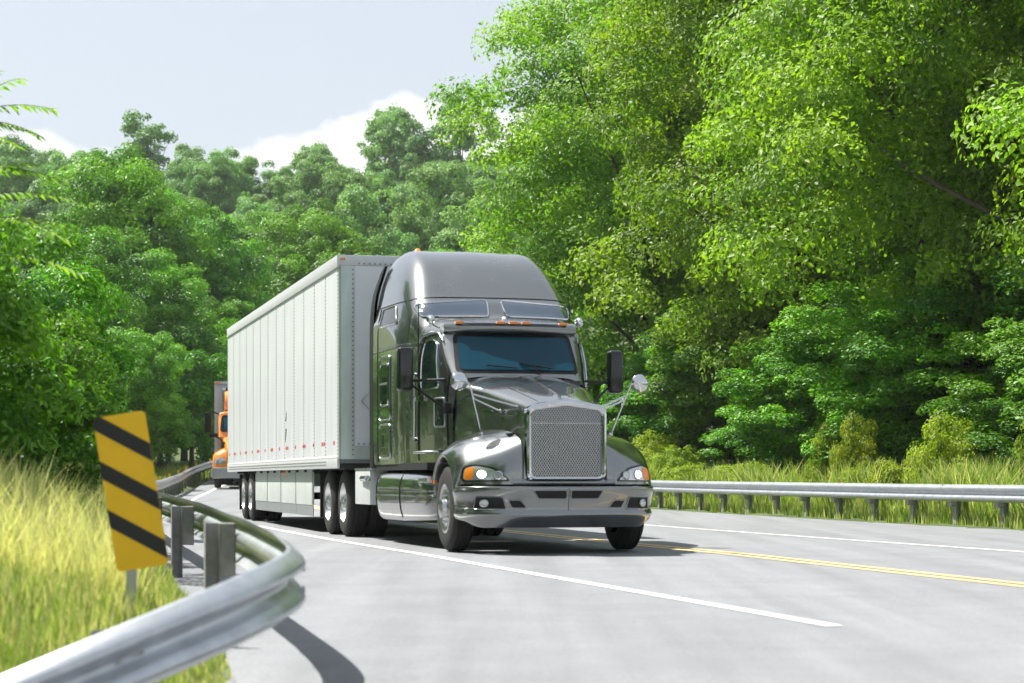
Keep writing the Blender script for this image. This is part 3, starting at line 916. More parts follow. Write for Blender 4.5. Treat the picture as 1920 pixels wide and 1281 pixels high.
for s in (-1, 1):
    def ol(pts, r):
        p = [(s * a, c) for a, c in pts]
        return roundpoly(p if s > 0 else list(reversed(p)), r)
    for nm, o, r in (('vent', [(.025, .635), (.36, .635), (.42, .735), (.025, .735)], .02), ('side_intake', [(.49, .53), (.66, .53), (.70, .62), (.56, .62)], .018), ('fog_lamp_pocket', [(.72, .515), (1.06, .515), (1.04, .655), (.76, .655)], .025)):
        pk = patch(nm, bb, 'y+', ol(o, r), .004, BLACK, bumper, rings=5)
        rim(nm + '_lip', bb, 'y+', ol(o, r), .002, .010, PAINT, bumper)
    c, n = hit(bb, 'y+', s * .93, .583, .02)
    circ = [(s * .95 + .04 * math.cos(t), .585 + .04 * math.sin(t)) for t in np.linspace(0, 2 * math.pi, 19)[:-1]]
    patch('fog_lamp', bb, 'y+', circ, .018, LENS, bumper, rings=3)
    rim('fog_lamp_ring', bb, 'y+', circ, .016, .008, SATIN, bumper, step=.02)
box('bumper_backing', (-.95, .95, .35, .5, .34, .76), CHASSIS, tr)
box('radiator_core', (-.6, .6, .5, 1.7, .5, 1.4), CHASSIS, tr)

# wheels
def wheel_set(parent, x, y, s, dual=False, steer=False):
    rad = .51
    tw = .27 if not dual else .62
    prof = [(-tw / 2, .30), (-tw / 2 - .004, .36), (-tw / 2 + .004, .45), (-tw / 2 + .03, .495), (-tw / 2 + .05, rad)]
    for gx in (-.06, 0, .06) if not dual else (-.22, -.16, -.1, .1, .16, .22):
        prof += [(gx - .012, rad), (gx - .008, rad - .014), (gx + .008, rad - .014), (gx + .012, rad)]
        if dual and gx == -.1: prof += [(-.03, rad - .01), (-.025, .4), (.025, .4), (.03, rad - .01)]
    prof += [(tw / 2 - .05, rad), (tw / 2 - .03, .495), (tw / 2 - .004, .45), (tw / 2 + .004, .36), (tw / 2, .30)]
    w = lathe('wheel', prof, RUBBER, parent, 48, 'x', (x - s * tw / 2, y, rad))
    e = s * tw / 2
    if steer:
        rp = [(e * .98, .30), (e * 1.02, .285), (e * .9, .265), (e * .86, .20), (e * .95, .17), (e * 1.0, .12), (e * 1.35, .11), (e * 1.45, .075), (e * 1.47, .001)]
    else:
        rp = [(e * .99, .30), (e * 1.01, .285), (e * .85, .265), (e * .55, .20), (e * .5, .14), (e * .95, .12), (e * 1.05, .085), (e * 1.06, .001)]
    r = lathe('rim', rp, SATIN, w, 36, 'x')
    bm = bmesh.new()
    for k in range(10):
        t = 2 * math.pi * k / 10
        cx = e * (.9 if steer else .53)
        add_box(bm, cx - .025, cx + .025, .168 * math.cos(t) - .014, .168 * math.cos(t) + .014, .168 * math.sin(t) - .014, .168 * math.sin(t) + .014, .004)
    bm_obj('wheel_nuts', bm, CHROME, r)
    return w
for s in (-1, 1):
    wheel_set(tr, s * 1.19, 1.26, s, steer=True)
    for y in (8.05, 9.4):
        wheel_set(tr, s * 1.22, y, s, dual=True)
    # mud flap behind drive wheels and quarter fender
    box('mud_flap', (s * 1.22 - (.0 if s < 0 else .6), s * 1.22 + (.6 if s < 0 else .0), 10.15, 10.17, .25, 1.0), RUBBER, tr)
# chassis
for s in (-1, 1):
    box('frame_rail', (s * .45 - .04, s * .45 + .04, .5, 10.3, .66, .94), CHASSIS, tr, .01)
for y in (1.26, 8.05, 9.4):
    lathe('axle', [(-.95, .001), (-.95, .07), (-.2, .075), (-.16, .17), (.16, .17), (.2, .075), (.95, .07), (.95, .001)], CHASSIS, tr, 16, 'x', (0, y, .5))
bm = bmesh.new(); add_box(bm, -.45, .45, 8.2, 9.2, .98, 1.10, .03); bm_obj('fifth_wheel', bm, CHASSIS, tr)
box('engine_underside', (-.42, .42, .9, 2.6, .42, .9), CHASSIS, tr, .05)
# side fairings over the tanks
for s in (-1, 1):
    P = []
    for y, zt, zb, x in ((2.06, .92, .40, 1.06), (2.25, .94, .34, 1.17), (2.8, .96, .31, 1.215), (3.7, .975, .29, 1.225), (4.8, .985, .285, 1.225), (5.4, .975, .29, 1.215), (5.72, .93, .32, 1.16), (5.86, .86, .4, 1.02)):
        P.append([(s * (x - .45), y, zt), (s * (x - .18), y, zt), (s * (x - .05), y, zt - .05), (s * x, y, zt - .2), (s * x, y, (zt + zb) / 2 + .06), (s * (x + .006), y, (zt + zb) / 2), (s * (x - .02), y, zb + .14), (s * (x - .1), y, zb + .02), (s * (x - .4), y, zb)])
    Vx, Fx = loft(P, 5, 4)
    f = mesh_obj('side_fairing', Vx, Fx if s > 0 else [tuple(reversed(q)) for q in Fx], PAINT, tr)
    fb = bvh_of(Vx, Fx)
    ax = 'x+' if s < 0 else 'x-'
    for y in (3.75, 5.42):
        tube('fairing_seam', [hit(fb, ax, y, z, .002)[0] for z in np.linspace(.36, .94, 10)], .008, BLACK, f, 5)
    tube('fairing_seam', [hit(fb, ax, y, .60 + .10 * math.sin((y - 2.2) * .9), .002)[0] for y in np.linspace(2.2, 5.7, 24)], .007, BLACK, f, 5)
    bm = bmesh.new(); add_box(bm, s * 1.14 - .11, s * 1.14 + .11, 1.98, 2.5, .815, .875, .015); bm_obj('step', bm, SATIN, tr)
    bm = bmesh.new(); add_box(bm, s * 1.0 - .2, s * 1.0 + .2, 6.0, 7.15, .50, .99, .012); bx_ = bm_obj('deck_box', bm, RAILAL, tr)
    box('deck_lip', (s * 1.0 - .21, s * 1.0 + .21, 5.9, 7.16, .991, 1.02), SATIN, tr, .006)
    tube('exhaust_tip', [(s * 1.205, 6.55, .87), (s * 1.23, 6.0, .87)], .045, CHROME, tr, 14)
# deck plate behind the cab
box('deck_plate', (-.78, .78, 5.7, 7.4, .95, .985), SATIN, tr)
# roof clearance lamp behind fairing
lathe('air_horn_cap', [(0, .001), (0, .05), (.06, .055), (.09, .03), (.1, .001)], AMBER, tr, 14, 'z', (-.62, 5.5, 3.98))

# ------------------------------------------------------------------ the white trailer
YR = R(13.3)
c0 = math.cos(YR); s0 = math.sin(YR)
# front-left corner at depth 31.7, pixel column 635
fx, fy = (635 - 960) / 4030 * 31.7, 31.7
tl = thing('box_trailer', 'long white dry van box trailer with vertical riveted side panels behind the dark cab', 'trailer', (fx + 1.3 * c0, fy + 1.3 * s0, zr(40) + .01), YR)
TLN, ZB, ZT = 16.1, 1.157, 4.14
box('trailer_core', (-1.275, 1.275, .03, TLN - .02, 1.08, ZT - .03), JOINT, tl)
NP = 13
pw = (TLN - .12) / NP
bm = bmesh.new(); add_box(bm, -.024, 0, .005, pw - .005, ZB + .0, ZT - .17, .004)
bmesh.ops.recalc_face_normals(bm, faces=bm.faces)
pm = bpy.data.meshes.new('side_panel'); bm.to_mesh(pm); bm.free(); pm.materials.append(WHITEP)
# rivet strip mesh along each joint
bm = bmesh.new()
for z in np.arange(ZB + .06, ZT - .2, .055):
    add_box(bm, -.006, .0, -.011, .011, z - .011, z + .011)
bmesh.ops.recalc_face_normals(bm, faces=bm.faces)
rvm = bpy.data.meshes.new('rivets'); bm.to_mesh(rvm); bm.free(); rvm.materials.append(mat('rivet_grey', (.10, .11, .115), .6))
for s in (-1, 1):
    for k in range(NP):
        o = bpy.data.objects.new('side_panel', pm); COL.objects.link(o); o.parent = tl
        if s < 0: o.location = (-1.276, .06 + k * pw, 0)
        else: o.location = (1.276, .06 + (k + 1) * pw, 0); o.rotation_euler = (0, 0, math.pi)
        if s < 0:
            rv = bpy.data.objects.new('rivets', rvm); COL.objects.link(rv); rv.parent = o
            rv.location = (-.0235, .028, 0); rv['kind'] = 'stuff'
    box('top_rail', (s * 1.305 - .02, s * 1.305 + .02, -.005, TLN, ZT - .168, ZT + .01), RAILAL, tl, .008)
    bm = bmesh.new(); add_box(bm, s * 1.295 - .018, s * 1.295 + .018, .05, TLN, ZB - .155, ZB - .001, .006)
    br = bm_obj('bottom_rail', bm, RAILAL, tl)
    bm = bmesh.new()
    for k in range(150):
        y = 1.2 + k * .098
        for z in (ZB - .055, ZB - .10):
            x = s * 1.3135
            add_box(bm, x - .0015, x + .0015, y - .02, y + .02, z - .011, z + .011)
    tag(bm_obj('rail_holes', bm, BLACK, br), kind='stuff')
    box('rub_rail', (s * 1.306 - .009, s * 1.306 + .009, .06, TLN, ZB + .001, ZB + .022), TAPEW, tl, .004)
    y = .45
    k = 0
    while y < TLN - .3:
        for dy in ((0,) if k % 2 == 0 else (0, .2)):
            box('reflective_tape', (s * 1.3015 - .0015, s * 1.3015 + .0015, y + dy - .07, y + dy + .07, ZB + .20, ZB + .255), TAPER, tl)
        y += 1.02 if k % 2 == 0 else 1.16
        k += 1
# front wall with radiused corner posts
Vx = []; Fx = []
prof = [(-1.3, .07), (-1.298, .03), (-1.285, .008), (-1.26, 0), (-1.06, -.004)]
for z in (ZB - .02, ZT - .14):
    for x, y in prof: Vx.append((x, y, z))
n = len(prof)
for i in range(n - 1): Fx.append((i, i + 1, n + i + 1, n + i))
for s in (-1, 1):
    v = Vx if s < 0 else [(-a, b, c) for a, b, c in Vx]
    f = Fx if s < 0 else [tuple(reversed(q)) for q in Fx]
    cp = mesh_obj('corner_post', v, f, CORNER, tl, True, 60)
    bm = bmesh.new()
    for z in np.arange(ZB + .05, ZT - .2, .07): add_box(bm, s * 1.09 - .009, s * 1.09 + .009, -.012, -.003, z - .009, z + .009)
    tag(bm_obj('rivets', bm, rvm.materials[0], cp), kind='stuff')
box('front_wall', (-1.058, 1.058, .002, .028, ZB + .18, ZT - .141), FRONTW, tl)
box('front_sill', (-1.058, 1.058, -.004, .028, ZB - .02, ZB + .178), CORNER, tl)
box('front_header', (-1.3, 1.3, -.008, .03, ZT - .139, ZT + .012), RAILAL, tl, .01)
bm = bmesh.new()
for x in np.arange(-1.0, 1.01, .08): add_box(bm, x - .009, x + .009, -.015, -.007, ZT - .12, ZT - .102); add_box(bm, x - .009, x + .009, -.004, .003, ZB + .2, ZB + .218)
tag(bm_obj('rivets', bm, rvm.materials[0], tl), kind='stuff')
box('roof_sheet', (-1.28, 1.28, .03, TLN, ZT - .02, ZT + .004), WHITEP, tl)
for x in (-1.24, 0, 1.24):
    box('clearance_lamp', (x - .035, x + .035, -.03, -.009, ZT - .06, ZT - .03), AMBER, tl, .006)
# placard diamond outline on the front wall
for cx in (-.82,):
    q = [(cx - .14, 0, 2.0), (cx + .01, 0, 2.16), (cx + .16, 0, 2.0), (cx + .01, 0, 1.84)]
    tube('placard_holder', [(a, -.004, c) for a, b, c in q], .008, SATIN, tl, 5, True)
# rear door frame
box('rear_frame', (-1.3, 1.3, TLN - .019, TLN + .05, 1.0, ZT), RAILAL, tl, .01)
# scuff mark where the side was scraped
q = [(-1.3025, 6.0, 2.02), (-1.3025, 6.05, 1.86), (-1.3025, 6.2, 1.80), (-1.3025, 6.0, 1.72), (-1.3025, 6.14, 1.5)]
tube('scrape', q[:2], [.004, .018], JOINT, tl, 5)
tube('scrape', q[3:], [.018, .006], JOINT, tl, 5)
# underside, landing gear, skirts, bogie
box('coupler_plate', (-1.2, 1.2, .1, 2.6, .985, 1.075), CHASSIS, tl)
for k in range(12): box('cross_member', (-1.25, 1.25, 3 + k * 1.05, 3.08 + k * 1.05, .96, 1.075), CHASSIS, tl)
for s in (-1, 1):
    for k in range(4):
        y0 = 3.35 + k * 2.05
        bm = bmesh.new(); add_box(bm, s * 1.2 - .012, s * 1.2 + .012, y0, y0 + 2.04, .42, 1.0, .004)
        bm_obj('skirt_panel', bm, SKIRT, tl)
        box('skirt_rib', (s * 1.216 - .003, s * 1.216 + .003, y0 + .02, y0 + .05, .43, .99), JOINT, tl)
        box('skirt_flap', (s * 1.2 - .006, s * 1.2 + .006, y0 + .005, y0 + 2.035, .24, .418), SKIRTLOW, tl)
    box('landing_leg', (s * .9 - .06, s * .9 + .06, 3.1, 3.22, .35, .99), CHASSIS, tl, .01)
    for y in (12.2, 13.5): wheel_set(tl, s * 1.24, y, s, dual=True)
    box('bogie_rail', (s * .5 - .05, s * .5 + .05, 11.0, 15.6, .7, 1.06), CHASSIS, tl)
    box('mud_flap', (s * .93 - .3, s * .93 + .3, 14.35, 14.37, .2, .95), RUBBER, tl)
for y in (12.2, 13.5):
    lathe('axle', [(-1.0, .001), (-1.0, .07), (1.0, .07), (1.0, .001)], CHASSIS, tl, 14, 'x', (0, y, .5))
tube('marker_light', [(-1.21, 6.9, .965), (-1.235, 6.9, .96)], [.03, .026], AMBER, tl, 10)
lathe('marker_lamp', [(-.02, .001), (-.02, .035), (.03, .04), (.03, .001)], AMBER, tl, 12, 'x', (-1.23, 7.0, .955))

# ------------------------------------------------------------------ the orange truck behind
oy = 84.0
ot = thing('orange_truck', 'orange truck with grey bumper and pale box half hidden behind the white trailer', 'truck', ((397 - 960) / 4030 * oy + 1.22, oy, zr(oy + 1) + .01), R(5.5))
def obody(prof_list, m, nm, nu=4, nv=4):
    return mesh_obj(nm, *loft(prof_list, nu, nv), m, ot, True, 50)
bm = bmesh.new(); add_box(bm, -1.22, 1.22, 0, .3, .38, .80, .05); bm_obj('bumper', bm, BUMPG, ot)
def oprof(y, hw, zt, zb, d=.2):
    h = [(0, zt), (.5 * hw, zt - .02), (.85 * hw, zt - .07), (hw, zt - d), (hw + .02, (zt + zb) / 2), (hw + .02, zb)]
    return [(-x, y, z) for x, z in reversed(h)] + [(x, y, z) for x, z in h[1:]]
oh = obody([oprof(.1, .62, 1.62, .8), oprof(.3, .68, 1.78, .8), oprof(.9, .78, 1.95, .8), oprof(1.6, .92, 2.12, .8)], ORANGE, 'hood')
mesh_obj('hood_front', catmull(oprof(.1, .62, 1.62, .8), 4), [tuple(range(41))], ORANGE, ot, False)
oc_l = [oprof(1.5, .97, 2.10, .9, .1), oprof(1.75, 1.0, 2.55, .9, .14), oprof(2.0, 1.02, 2.95, .9, .2), oprof(2.15, 1.03, 3.10, .9, .22), oprof(3.0, 1.05, 3.14, .9, .25), oprof(3.6, 1.05, 3.1, .9, .25)]
ocV, ocF = loft(oc_l, 4, 4)
mesh_obj('cab', ocV, ocF, ORANGE, ot, True, 50)
ob = bvh_of(ocV, ocF)
patch('windshield', ob, 'y+', roundpoly([(-.93, 2.26), (.93, 2.26), (.87, 2.88), (-.87, 2.88)], .1), .02, GLASS, ot)
rim('windshield_seal', ob, 'y+', roundpoly([(-.93, 2.26), (.93, 2.26), (.87, 2.88), (-.87, 2.88)], .1), .02, .03, BLACK, ot)
for x in (-.75, 0, .75):
    box('marker_light', (x - .05, x + .05, 2.08, 2.16, 3.0, 3.06), AMBER, ot)
FO = [[(.55, .12, .8), (.55, .16, 1.2), (.55, .4, 1.55), (.55, 1.0, 1.7), (.55, 1.7, 1.75)], [(.95, .16, .8), (.95, .2, 1.15), (.95, .4, 1.42), (.95, 1.0, 1.52), (.95, 1.7, 1.4)], [(1.17, .3, .8), (1.17, .33, 1.05), (1.17, .5, 1.28), (1.17, 1.0, 1.35), (1.17, 1.65, 1.1)], [(1.2, .45, .8), (1.2, .5, .95), (1.2, .66, 1.1), (1.2, 1.05, 1.16), (1.2, 1.6, .9)]]
foV, foF = loft(FO, 4, 4)
for s in (-1, 1):
    v_, f_ = (foV, foF) if s > 0 else mirror_faces(foV, foF)
    mesh_obj('fender', v_, f_, ORANGE, ot, True, 50)
    b = bvh_of(v_, f_)
    o = [(s * .68, .95), (s * 1.12, .93), (s * 1.10, 1.16), (s * .72, 1.18)]
    hl = patch('headlight', b, 'y+', roundpoly(o if s > 0 else list(reversed(o)), .05), .015, LENS, ot)
    bm = bmesh.new(); add_box(bm, s * 1.42 - .13, s * 1.42 + .13, 1.55, 1.72, 2.2, 3.0, .04); bm_obj('door_mirror', bm, BLACK, ot)
    tube('mirror_arm', [(s * 1.4, 1.65, 2.98), (s * 1.25, 1.75, 3.03), (s * 1.0, 1.95, 2.95)], .03, BLACK, ot, 6)
    bm = bmesh.new(); add_box(bm, s * 1.18 - .17, s * 1.18 + .17, .9, 1.05, 2.0, 2.17, .04); bm_obj('hood_mirror', bm, BLACK, ot)
    tube('mirror_arm', [(s * 1.1, 1.0, 2.02), (s * .95, 1.1, 1.98), (s * .72, .9, 1.7)], .03, BLACK, ot, 6)
    ax = 'x+' if s < 0 else 'x-'
    hb = bvh_of(*loft([oprof(.1, .62, 1.62, .8), oprof(.3, .68, 1.78, .8), oprof(.9, .78, 1.95, .8), oprof(1.6, .92, 2.12, .8)], 4, 4))
    patch('side_vent', hb, ax, roundpoly([(.7, 1.5), (1.3, 1.5), (1.3, 1.85), (.7, 1.8)], .05), .01, BLACK, ot)
    wheel_set(ot, s * 1.15, 1.1, s, steer=True)
    wheel_set(ot, s * 1.2, 5.6, s, dual=True)
P = [[(x, 2.5, 3.15), (x, 2.6, 3.55), (x, 2.9, 3.9 - .1 * x * x), (x, 3.4, 4.0 - .12 * x * x)] for x in np.linspace(-.8, .8, 9)]
mesh_obj('air_deflector', *loft(P, 2, 3), ORANGE, ot)
for x in (-.86, .86): tube('exhaust_stack', [(x, 3.75, 1.2), (x, 3.75, 3.75), (x, 3.68, 3.95), (x, 3.55, 4.02)], .075, SATIN, ot, 12)
box('cargo_box', (-1.28, 1.28, 4.4, 14, 1.1, 4.35), LILAC, ot, .02)
box('refrigeration_unit', (-.95, .95, 4.05, 4.395, 2.9, 4.1), BLACK, ot, .04)
box('box_header', (-1.29, 1.29, 4.36, 4.398, 4.26, 4.37), SATIN, ot)
for x in (-1.15, 1.15): box('clearance_lamp', (x - .1, x + .1, 4.32, 4.359, 4.27, 4.34), AMBER, ot)
box('chassis', (-.5, .5, .3, 13.8, .55, .9), CHASSIS, ot)
box('grille', (-.48, .48, .04, .085, .86, 1.5), BLACK, ot, .02)

# ------------------------------------------------------------------ object marker sign
sgx, sgy = (236 - 960) / 4030 * 12.7, 12.7
sg = thing('marker_sign', 'leaning yellow and black striped hazard marker on a post in the grass', 'sign', (sgx + .1, sgy, gz(sgx, sgy) - .02), 0)
zc = .85 + (899 - 921) / 4030 * 12.7 - sg.location.z
sgr = Matrix.Rotation(R(6), 3, 'Y')
def srot(bm): bmesh.ops.rotate(bm, verts=bm.verts, cent=(-.07, 0, zc), matrix=Matrix.Rotation(R(-9), 3, 'Y'))
W2, H2 = .155, .46
bm = bmesh.new()
o = roundpoly([(-W2, -H2), (W2, -H2), (W2, H2), (-W2, H2)], .03, 4)
fv = [bm.verts.new((a - .07, 0, zc + b)) for a, b in o]; bv = [bm.verts.new((a - .07, .004, zc + b)) for a, b in o]
bm.faces.new(fv); bm.faces.new(list(reversed(bv)))
for k in range(len(o)): bm.faces.new((fv[k], fv[(k + 1) % len(o)], bv[(k + 1) % len(o)], bv[k]))
srot(bm); panel = bm_obj('panel', bm, YELLOW, sg, False)
def clip_poly(poly, a, b, c):
    out = []
    for i in range(len(poly)):
        p, q = poly[i], poly[(i + 1) % len(poly)]
        fp, fq = a * p[0] + b * p[1] - c, a * q[0] + b * q[1] - c
        if fp <= 0: out.append(p)
        if (fp <= 0) != (fq <= 0):
            t = fp / (fp - fq); out.append((p[0] + (q[0] - p[0]) * t, p[1] + (q[1] - p[1]) * t))
    return out
# stripes run down towards the traffic side
for c1 in (-.31, -.02, .27, .56):
    w = .108
    # line: z + .75 x = c ; stripe between c1 and c1+w
    p = clip_poly(clip_poly(o, .75, 1, c1 + w), -.75, -1, -c1)
    if len(p) < 3: continue
    bm = bmesh.new()
    bm.faces.new([bm.verts.new((a - .07, -.003, zc + b)) for a, b in p])
    srot(bm); bm_obj('stripe', bm, SIGNBLK, panel, False)
bm = bmesh.new(); add_box(bm, -.10, -.04, .006, .010, -.3, zc + .42); add_box(bm, -.10, -.096, .010, .04, -.3, zc + .42); add_box(bm, -.044, -.04, .010, .04, -.3, zc + .42)
bm_obj('post', bm, SIGNBACK, sg, False)

# ------------------------------------------------------------------ foliage
def leaf_mesh(name, C, Nn, size, rng, var, m, aspect=.55, droop=.35):
    """C: n x 3 centres, Nn: n x 3 facing normals, size: n; a bent leaf of two quads"""
    n = len(C)
    Nn = Nn / (np.linalg.norm(Nn, axis=1)[:, None] + 1e-9)
    a = rng.normal(size=(n, 3)); a -= Nn * np.sum(a * Nn, 1)[:, None]; a /= np.linalg.norm(a, axis=1)[:, None] + 1e-9
    b = np.cross(Nn, a)
    L = size[:, None]
    tip = C + a * L * .5 - np.array([0, 0, 1]) * L * droop * .35
    bas = C - a * L * .5
    l = C + b * L * aspect * .5 + Nn * L * .08
    r = C - b * L * aspect * .5 + Nn * L * .08
    V = np.empty((n, 4, 3)); V[:, 0] = bas; V[:, 1] = r; V[:, 2] = tip; V[:, 3] = l
    me = bpy.data.meshes.new(name)
    me.vertices.add(n * 4); me.vertices.foreach_set('co', V.reshape(-1).astype(np.float32))
    idx = np.arange(n)[:, None] * 4 + np.array([0, 1, 2, 0, 2, 3])
    me.loops.add(n * 6); me.loops.foreach_set('vertex_index', idx.reshape(-1).astype(np.int32))
    me.polygons.add(n * 2)
    me.polygons.foreach_set('loop_start', (np.arange(n * 2) * 3).astype(np.int32))
    at = me.attributes.new('leafvar', 'FLOAT', 'POINT')
    at.data.foreach_set('value', np.repeat(np.clip(var, 0, 1), 4).astype(np.float32))
    me.update(); me.validate()
    me.materials.append(m)
    return me
def crown_points(rng, lobes, nclump, nleaf, cr):
    """lobes: (cx,cy,cz,rx,ry,rz)"""
    lob = np.array(lobes)
    area = (lob[:, 3] * lob[:, 5] + lob[:, 3] * lob[:, 4]); pr = area / area.sum()
    li = rng.choice(len(lob), nclump, p=pr)
    d = rng.normal(size=(nclump, 3)); d /= np.linalg.norm(d, axis=1)[:, None]
    low = d[:, 2] < -.3; d[low, 2] *= .6
    d /= np.linalg.norm(d, axis=1)[:, None]
    rad = rng.uniform(.62, 1.05, nclump) ** .7
    cc = lob[li, :3] + d * lob[li, 3:6] * rad[:, None]
    csz = cr * rng.uniform(.65, 1.35, nclump)
    w = csz ** 2; w /= w.sum()
    ci = rng.choice(nclump, nleaf, p=w)
    e = rng.normal(size=(nleaf, 3)); e /= np.linalg.norm(e, axis=1)[:, None]
    e[:, 2] = np.where(e[:, 2] < -.45, -e[:, 2] * .5, e[:, 2])
    rr_ = 1.08 - .62 * rng.uniform(0, 1, nleaf) ** 2.2
    P = cc[ci] + e * (csz[ci] * rr_)[:, None] * np.array([1, 1, .85])
    Nn = e * .7 + d[ci] * .35 + np.array([0, 0, .35]) + rng.normal(size=(nleaf, 3)) * .45
    cv = rng.uniform(0, 1, nclump)
    var = .55 * cv[ci] + .45 * rng.uniform(0, 1, nleaf)
    return P, Nn, var, cc
def trunk_mesh(rng, h, r, targets, top):
    paths = []
    pts = [(0, 0, -.4)]; bend = rng.normal(size=2) * .25
    for k in range(1, 8):
        t = k / 7
        pts.append((bend[0] * math.sin(t * 3) * t * 1.5, bend[1] * math.sin(t * 2.4) * t * 1.5, top * t))
    rad = [r * 1.35] + [r * (1 - .82 * k / 7) for k in range(1, 8)]
    paths.append((pts, rad))
    for tg in targets:
        z0 = max(h, min(top * .85, tg[2] * rng.uniform(.45, .75)))
        b = Vector((np.interp(z0, [p[2] for p in pts], [p[0] for p in pts]), np.interp(z0, [p[2] for p in pts], [p[1] for p in pts]), z0))
        e = Vector(tg); m1 = b.lerp(e, .35) + Vector((0, 0, .06 * (e - b).length)); m2 = b.lerp(e, .7) + Vector(rng.normal(size=3) * .12)
        q = r * (.42 if z0 < top * .5 else .28)
        paths.append(([b, m1, m2, e], [q, q * .7, q * .42, q * .12]))
    V, Fc = [], []
    for p, rr_ in paths:
        v, f = tube_data(p, rr_, 7); k = len(V); V += v; Fc += [tuple(i + k for i in g) for g in f]
    me = bpy.data.meshes.new('trunk'); me.from_pydata([tuple(v) for v in V], [], Fc); me.update()
    me.polygons.foreach_set('use_smooth', [True] * len(me.polygons)); me.materials.append(BARK)
    return me
def proto(seed, H, z0, Rr, nleaf, nclump, leaf, m, cr, nl=9, conic=0.0, limbs=14, asp=.55):
    rng = np.random.default_rng(seed)
    lobes = []
    for k in range(nl):
        t = (k + .5) / nl
        z = z0 + (H - z0) * (.14 + .70 * t)
        w = math.sin(math.pi * min(1, .22 + .62 * t)) ** .6 * (1 - conic * t)
        an = k * 2.4 + rng.uniform(-.5, .5)
        ex = Rr * w * rng.uniform(.3, .62)
        lr = Rr * w * rng.uniform(.42, .6) + .1 * Rr
        lobes.append((math.cos(an) * ex, math.sin(an) * ex, z, lr, lr, lr * rng.uniform(.75, 1.0)))
    P, Nn, var, cc = crown_points(rng, lobes, nclump, nleaf, cr)
    P[:, 2] = np.maximum(P[:, 2], .15)
    cme = leaf_mesh('crown', P, Nn, leaf * rng.uniform(.65, 1.35, nleaf), rng, var, m, asp)
    tg = cc[rng.choice(len(cc), limbs, replace=False)]
    tme = trunk_mesh(rng, max(.5, z0 * .8), .028 * H ** .9 * .5 + .03, [tuple(t) for t in tg], H * .86)
    return cme, tme
def tree(name, label, cat, pm_, x, y, sc_, rz, group=None, z=None, sz=None):
    o = thing(name, label, cat, (x, y, (gz(x, y) if z is None else z) - .05), rz, group)
    o.scale = (sc_, sc_, sz or sc_)
    for nm, me in (('crown', pm_[0]), ('trunk', pm_[1])):
        c = bpy.data.objects.new(nm, me); COL.objects.link(c); c.parent = o
    return o
NEARP = [proto(11 + k, 22, 2.0, 6.8, 170000, 400, .165, LEAF_NEAR, .95, nl=14, limbs=26) for k in range(3)]
MIDP = [proto(31 + k, 20, 1.0, 6.2, 90000, 270, .25, LEAF_MID, 1.0, nl=12, limbs=16) for k in range(4)]
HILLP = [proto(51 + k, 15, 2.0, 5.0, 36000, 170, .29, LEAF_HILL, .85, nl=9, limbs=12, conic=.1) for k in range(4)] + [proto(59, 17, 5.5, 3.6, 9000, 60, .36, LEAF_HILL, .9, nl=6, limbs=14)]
BUSHP = [proto(71 + k, 2.2, .15, 1.25, 9000, 60, .10, LEAF_BUSH, .3, nl=6, limbs=8) for k in range(3)]

ORD = ['first', 'second', 'third', 'fourth', 'fifth', 'sixth', 'seventh', 'eighth', 'ninth', 'tenth', 'eleventh', 'twelfth', 'thirteenth', 'fourteenth', 'fifteenth', 'sixteenth', 'seventeenth', 'eighteenth', 'nineteenth', 'twentieth']
rnd = random.Random(5)
# right-hand woods
FRONT = [(5.3, 77, 1.02), (8.6, 65, .95), (11.0, 55.5, 1.0), (13.0, 47, .92), (15.2, 39.5, .95)]
for i, (x, y, s) in enumerate(FRONT):
    lab = ['tall lime green roadside tree whose crown edge meets the sky above the cab', 'lime green roadside tree behind the right door mirror of the truck', 'broad lime green tree, third from the left along the right guardrail', 'broad lime green tree, fourth from the left along the right guardrail', 'lime green tree at the right edge of the photo beyond the guardrail'][i]
    tree('roadside_tree', lab, 'tree', NEARP[i % 3], x, y, s, rnd.uniform(0, 6.28), 'trees along the right guardrail')
BACK = [(9.5, 88, 1.05), (13.5, 74, 1.1), (16.5, 64, 1.05), (19, 55, 1.1), (22, 46, 1.0)]
for i, (x, y, s) in enumerate(BACK):
    tree('woodland_tree', f'tall tree in the back row of the right woods, {ORD[i]} from the left', 'tree', NEARP[(i + 1) % 3], x, y, s, rnd.uniform(0, 6.28), 'back row of the right woods')
for i, (x, y, s) in enumerate([(14, 92, .9), (19, 82, .95), (23, 71, .9), (26, 60, .95), (29, 49, .9)]):
    tree('woodland_tree', f'leafy tree deep inside the right woods, {ORD[i]} from the left', 'tree', MIDP[i % 4], x, y, s, rnd.uniform(0, 6.28), 'trees deep inside the right woods')
# understorey along the woods edge
for i, (x, y, s) in enumerate([(6.0, 70, .34), (8.3, 58, .3), (9.8, 51, .33), (11.2, 44.5, .28), (12.3, 38.5, .3), (3.4, 82, .36), (12.8, 51, .42), (14.4, 44, .4), (10.6, 58, .4), (8.4, 67, .42), (16, 40, .4), (13.5, 57, .5), (16.5, 49, .5)]):
    tree('understorey_tree', f'low leafy sapling under the right woods, {ORD[i]} of those behind the guardrail', 'tree', MIDP[i % 4], x, y, s * 1.5, rnd.uniform(0, 6.28), 'saplings under the right woods', sz=s * .8)
# bright shrubs right behind the guardrail
SH = []
for i in range(20):
    y = 30 + i * 2.05 + rnd.uniform(-.6, .6)
    x = linex(y) + 13.9 + rnd.uniform(-.2, 1.0)
    SH.append((x, y))
SH.sort(key=lambda p: p[0] / p[1])
for i, (x, y) in enumerate(SH):
    tree('shrub', f'yellow green shrub behind the right guardrail, {ORD[i]} from the left', 'shrub', BUSHP[i % 3], x, y, rnd.uniform(.38, .8), rnd.uniform(0, 6.28), 'shrubs behind the right guardrail', sz=rnd.uniform(.3, .95))
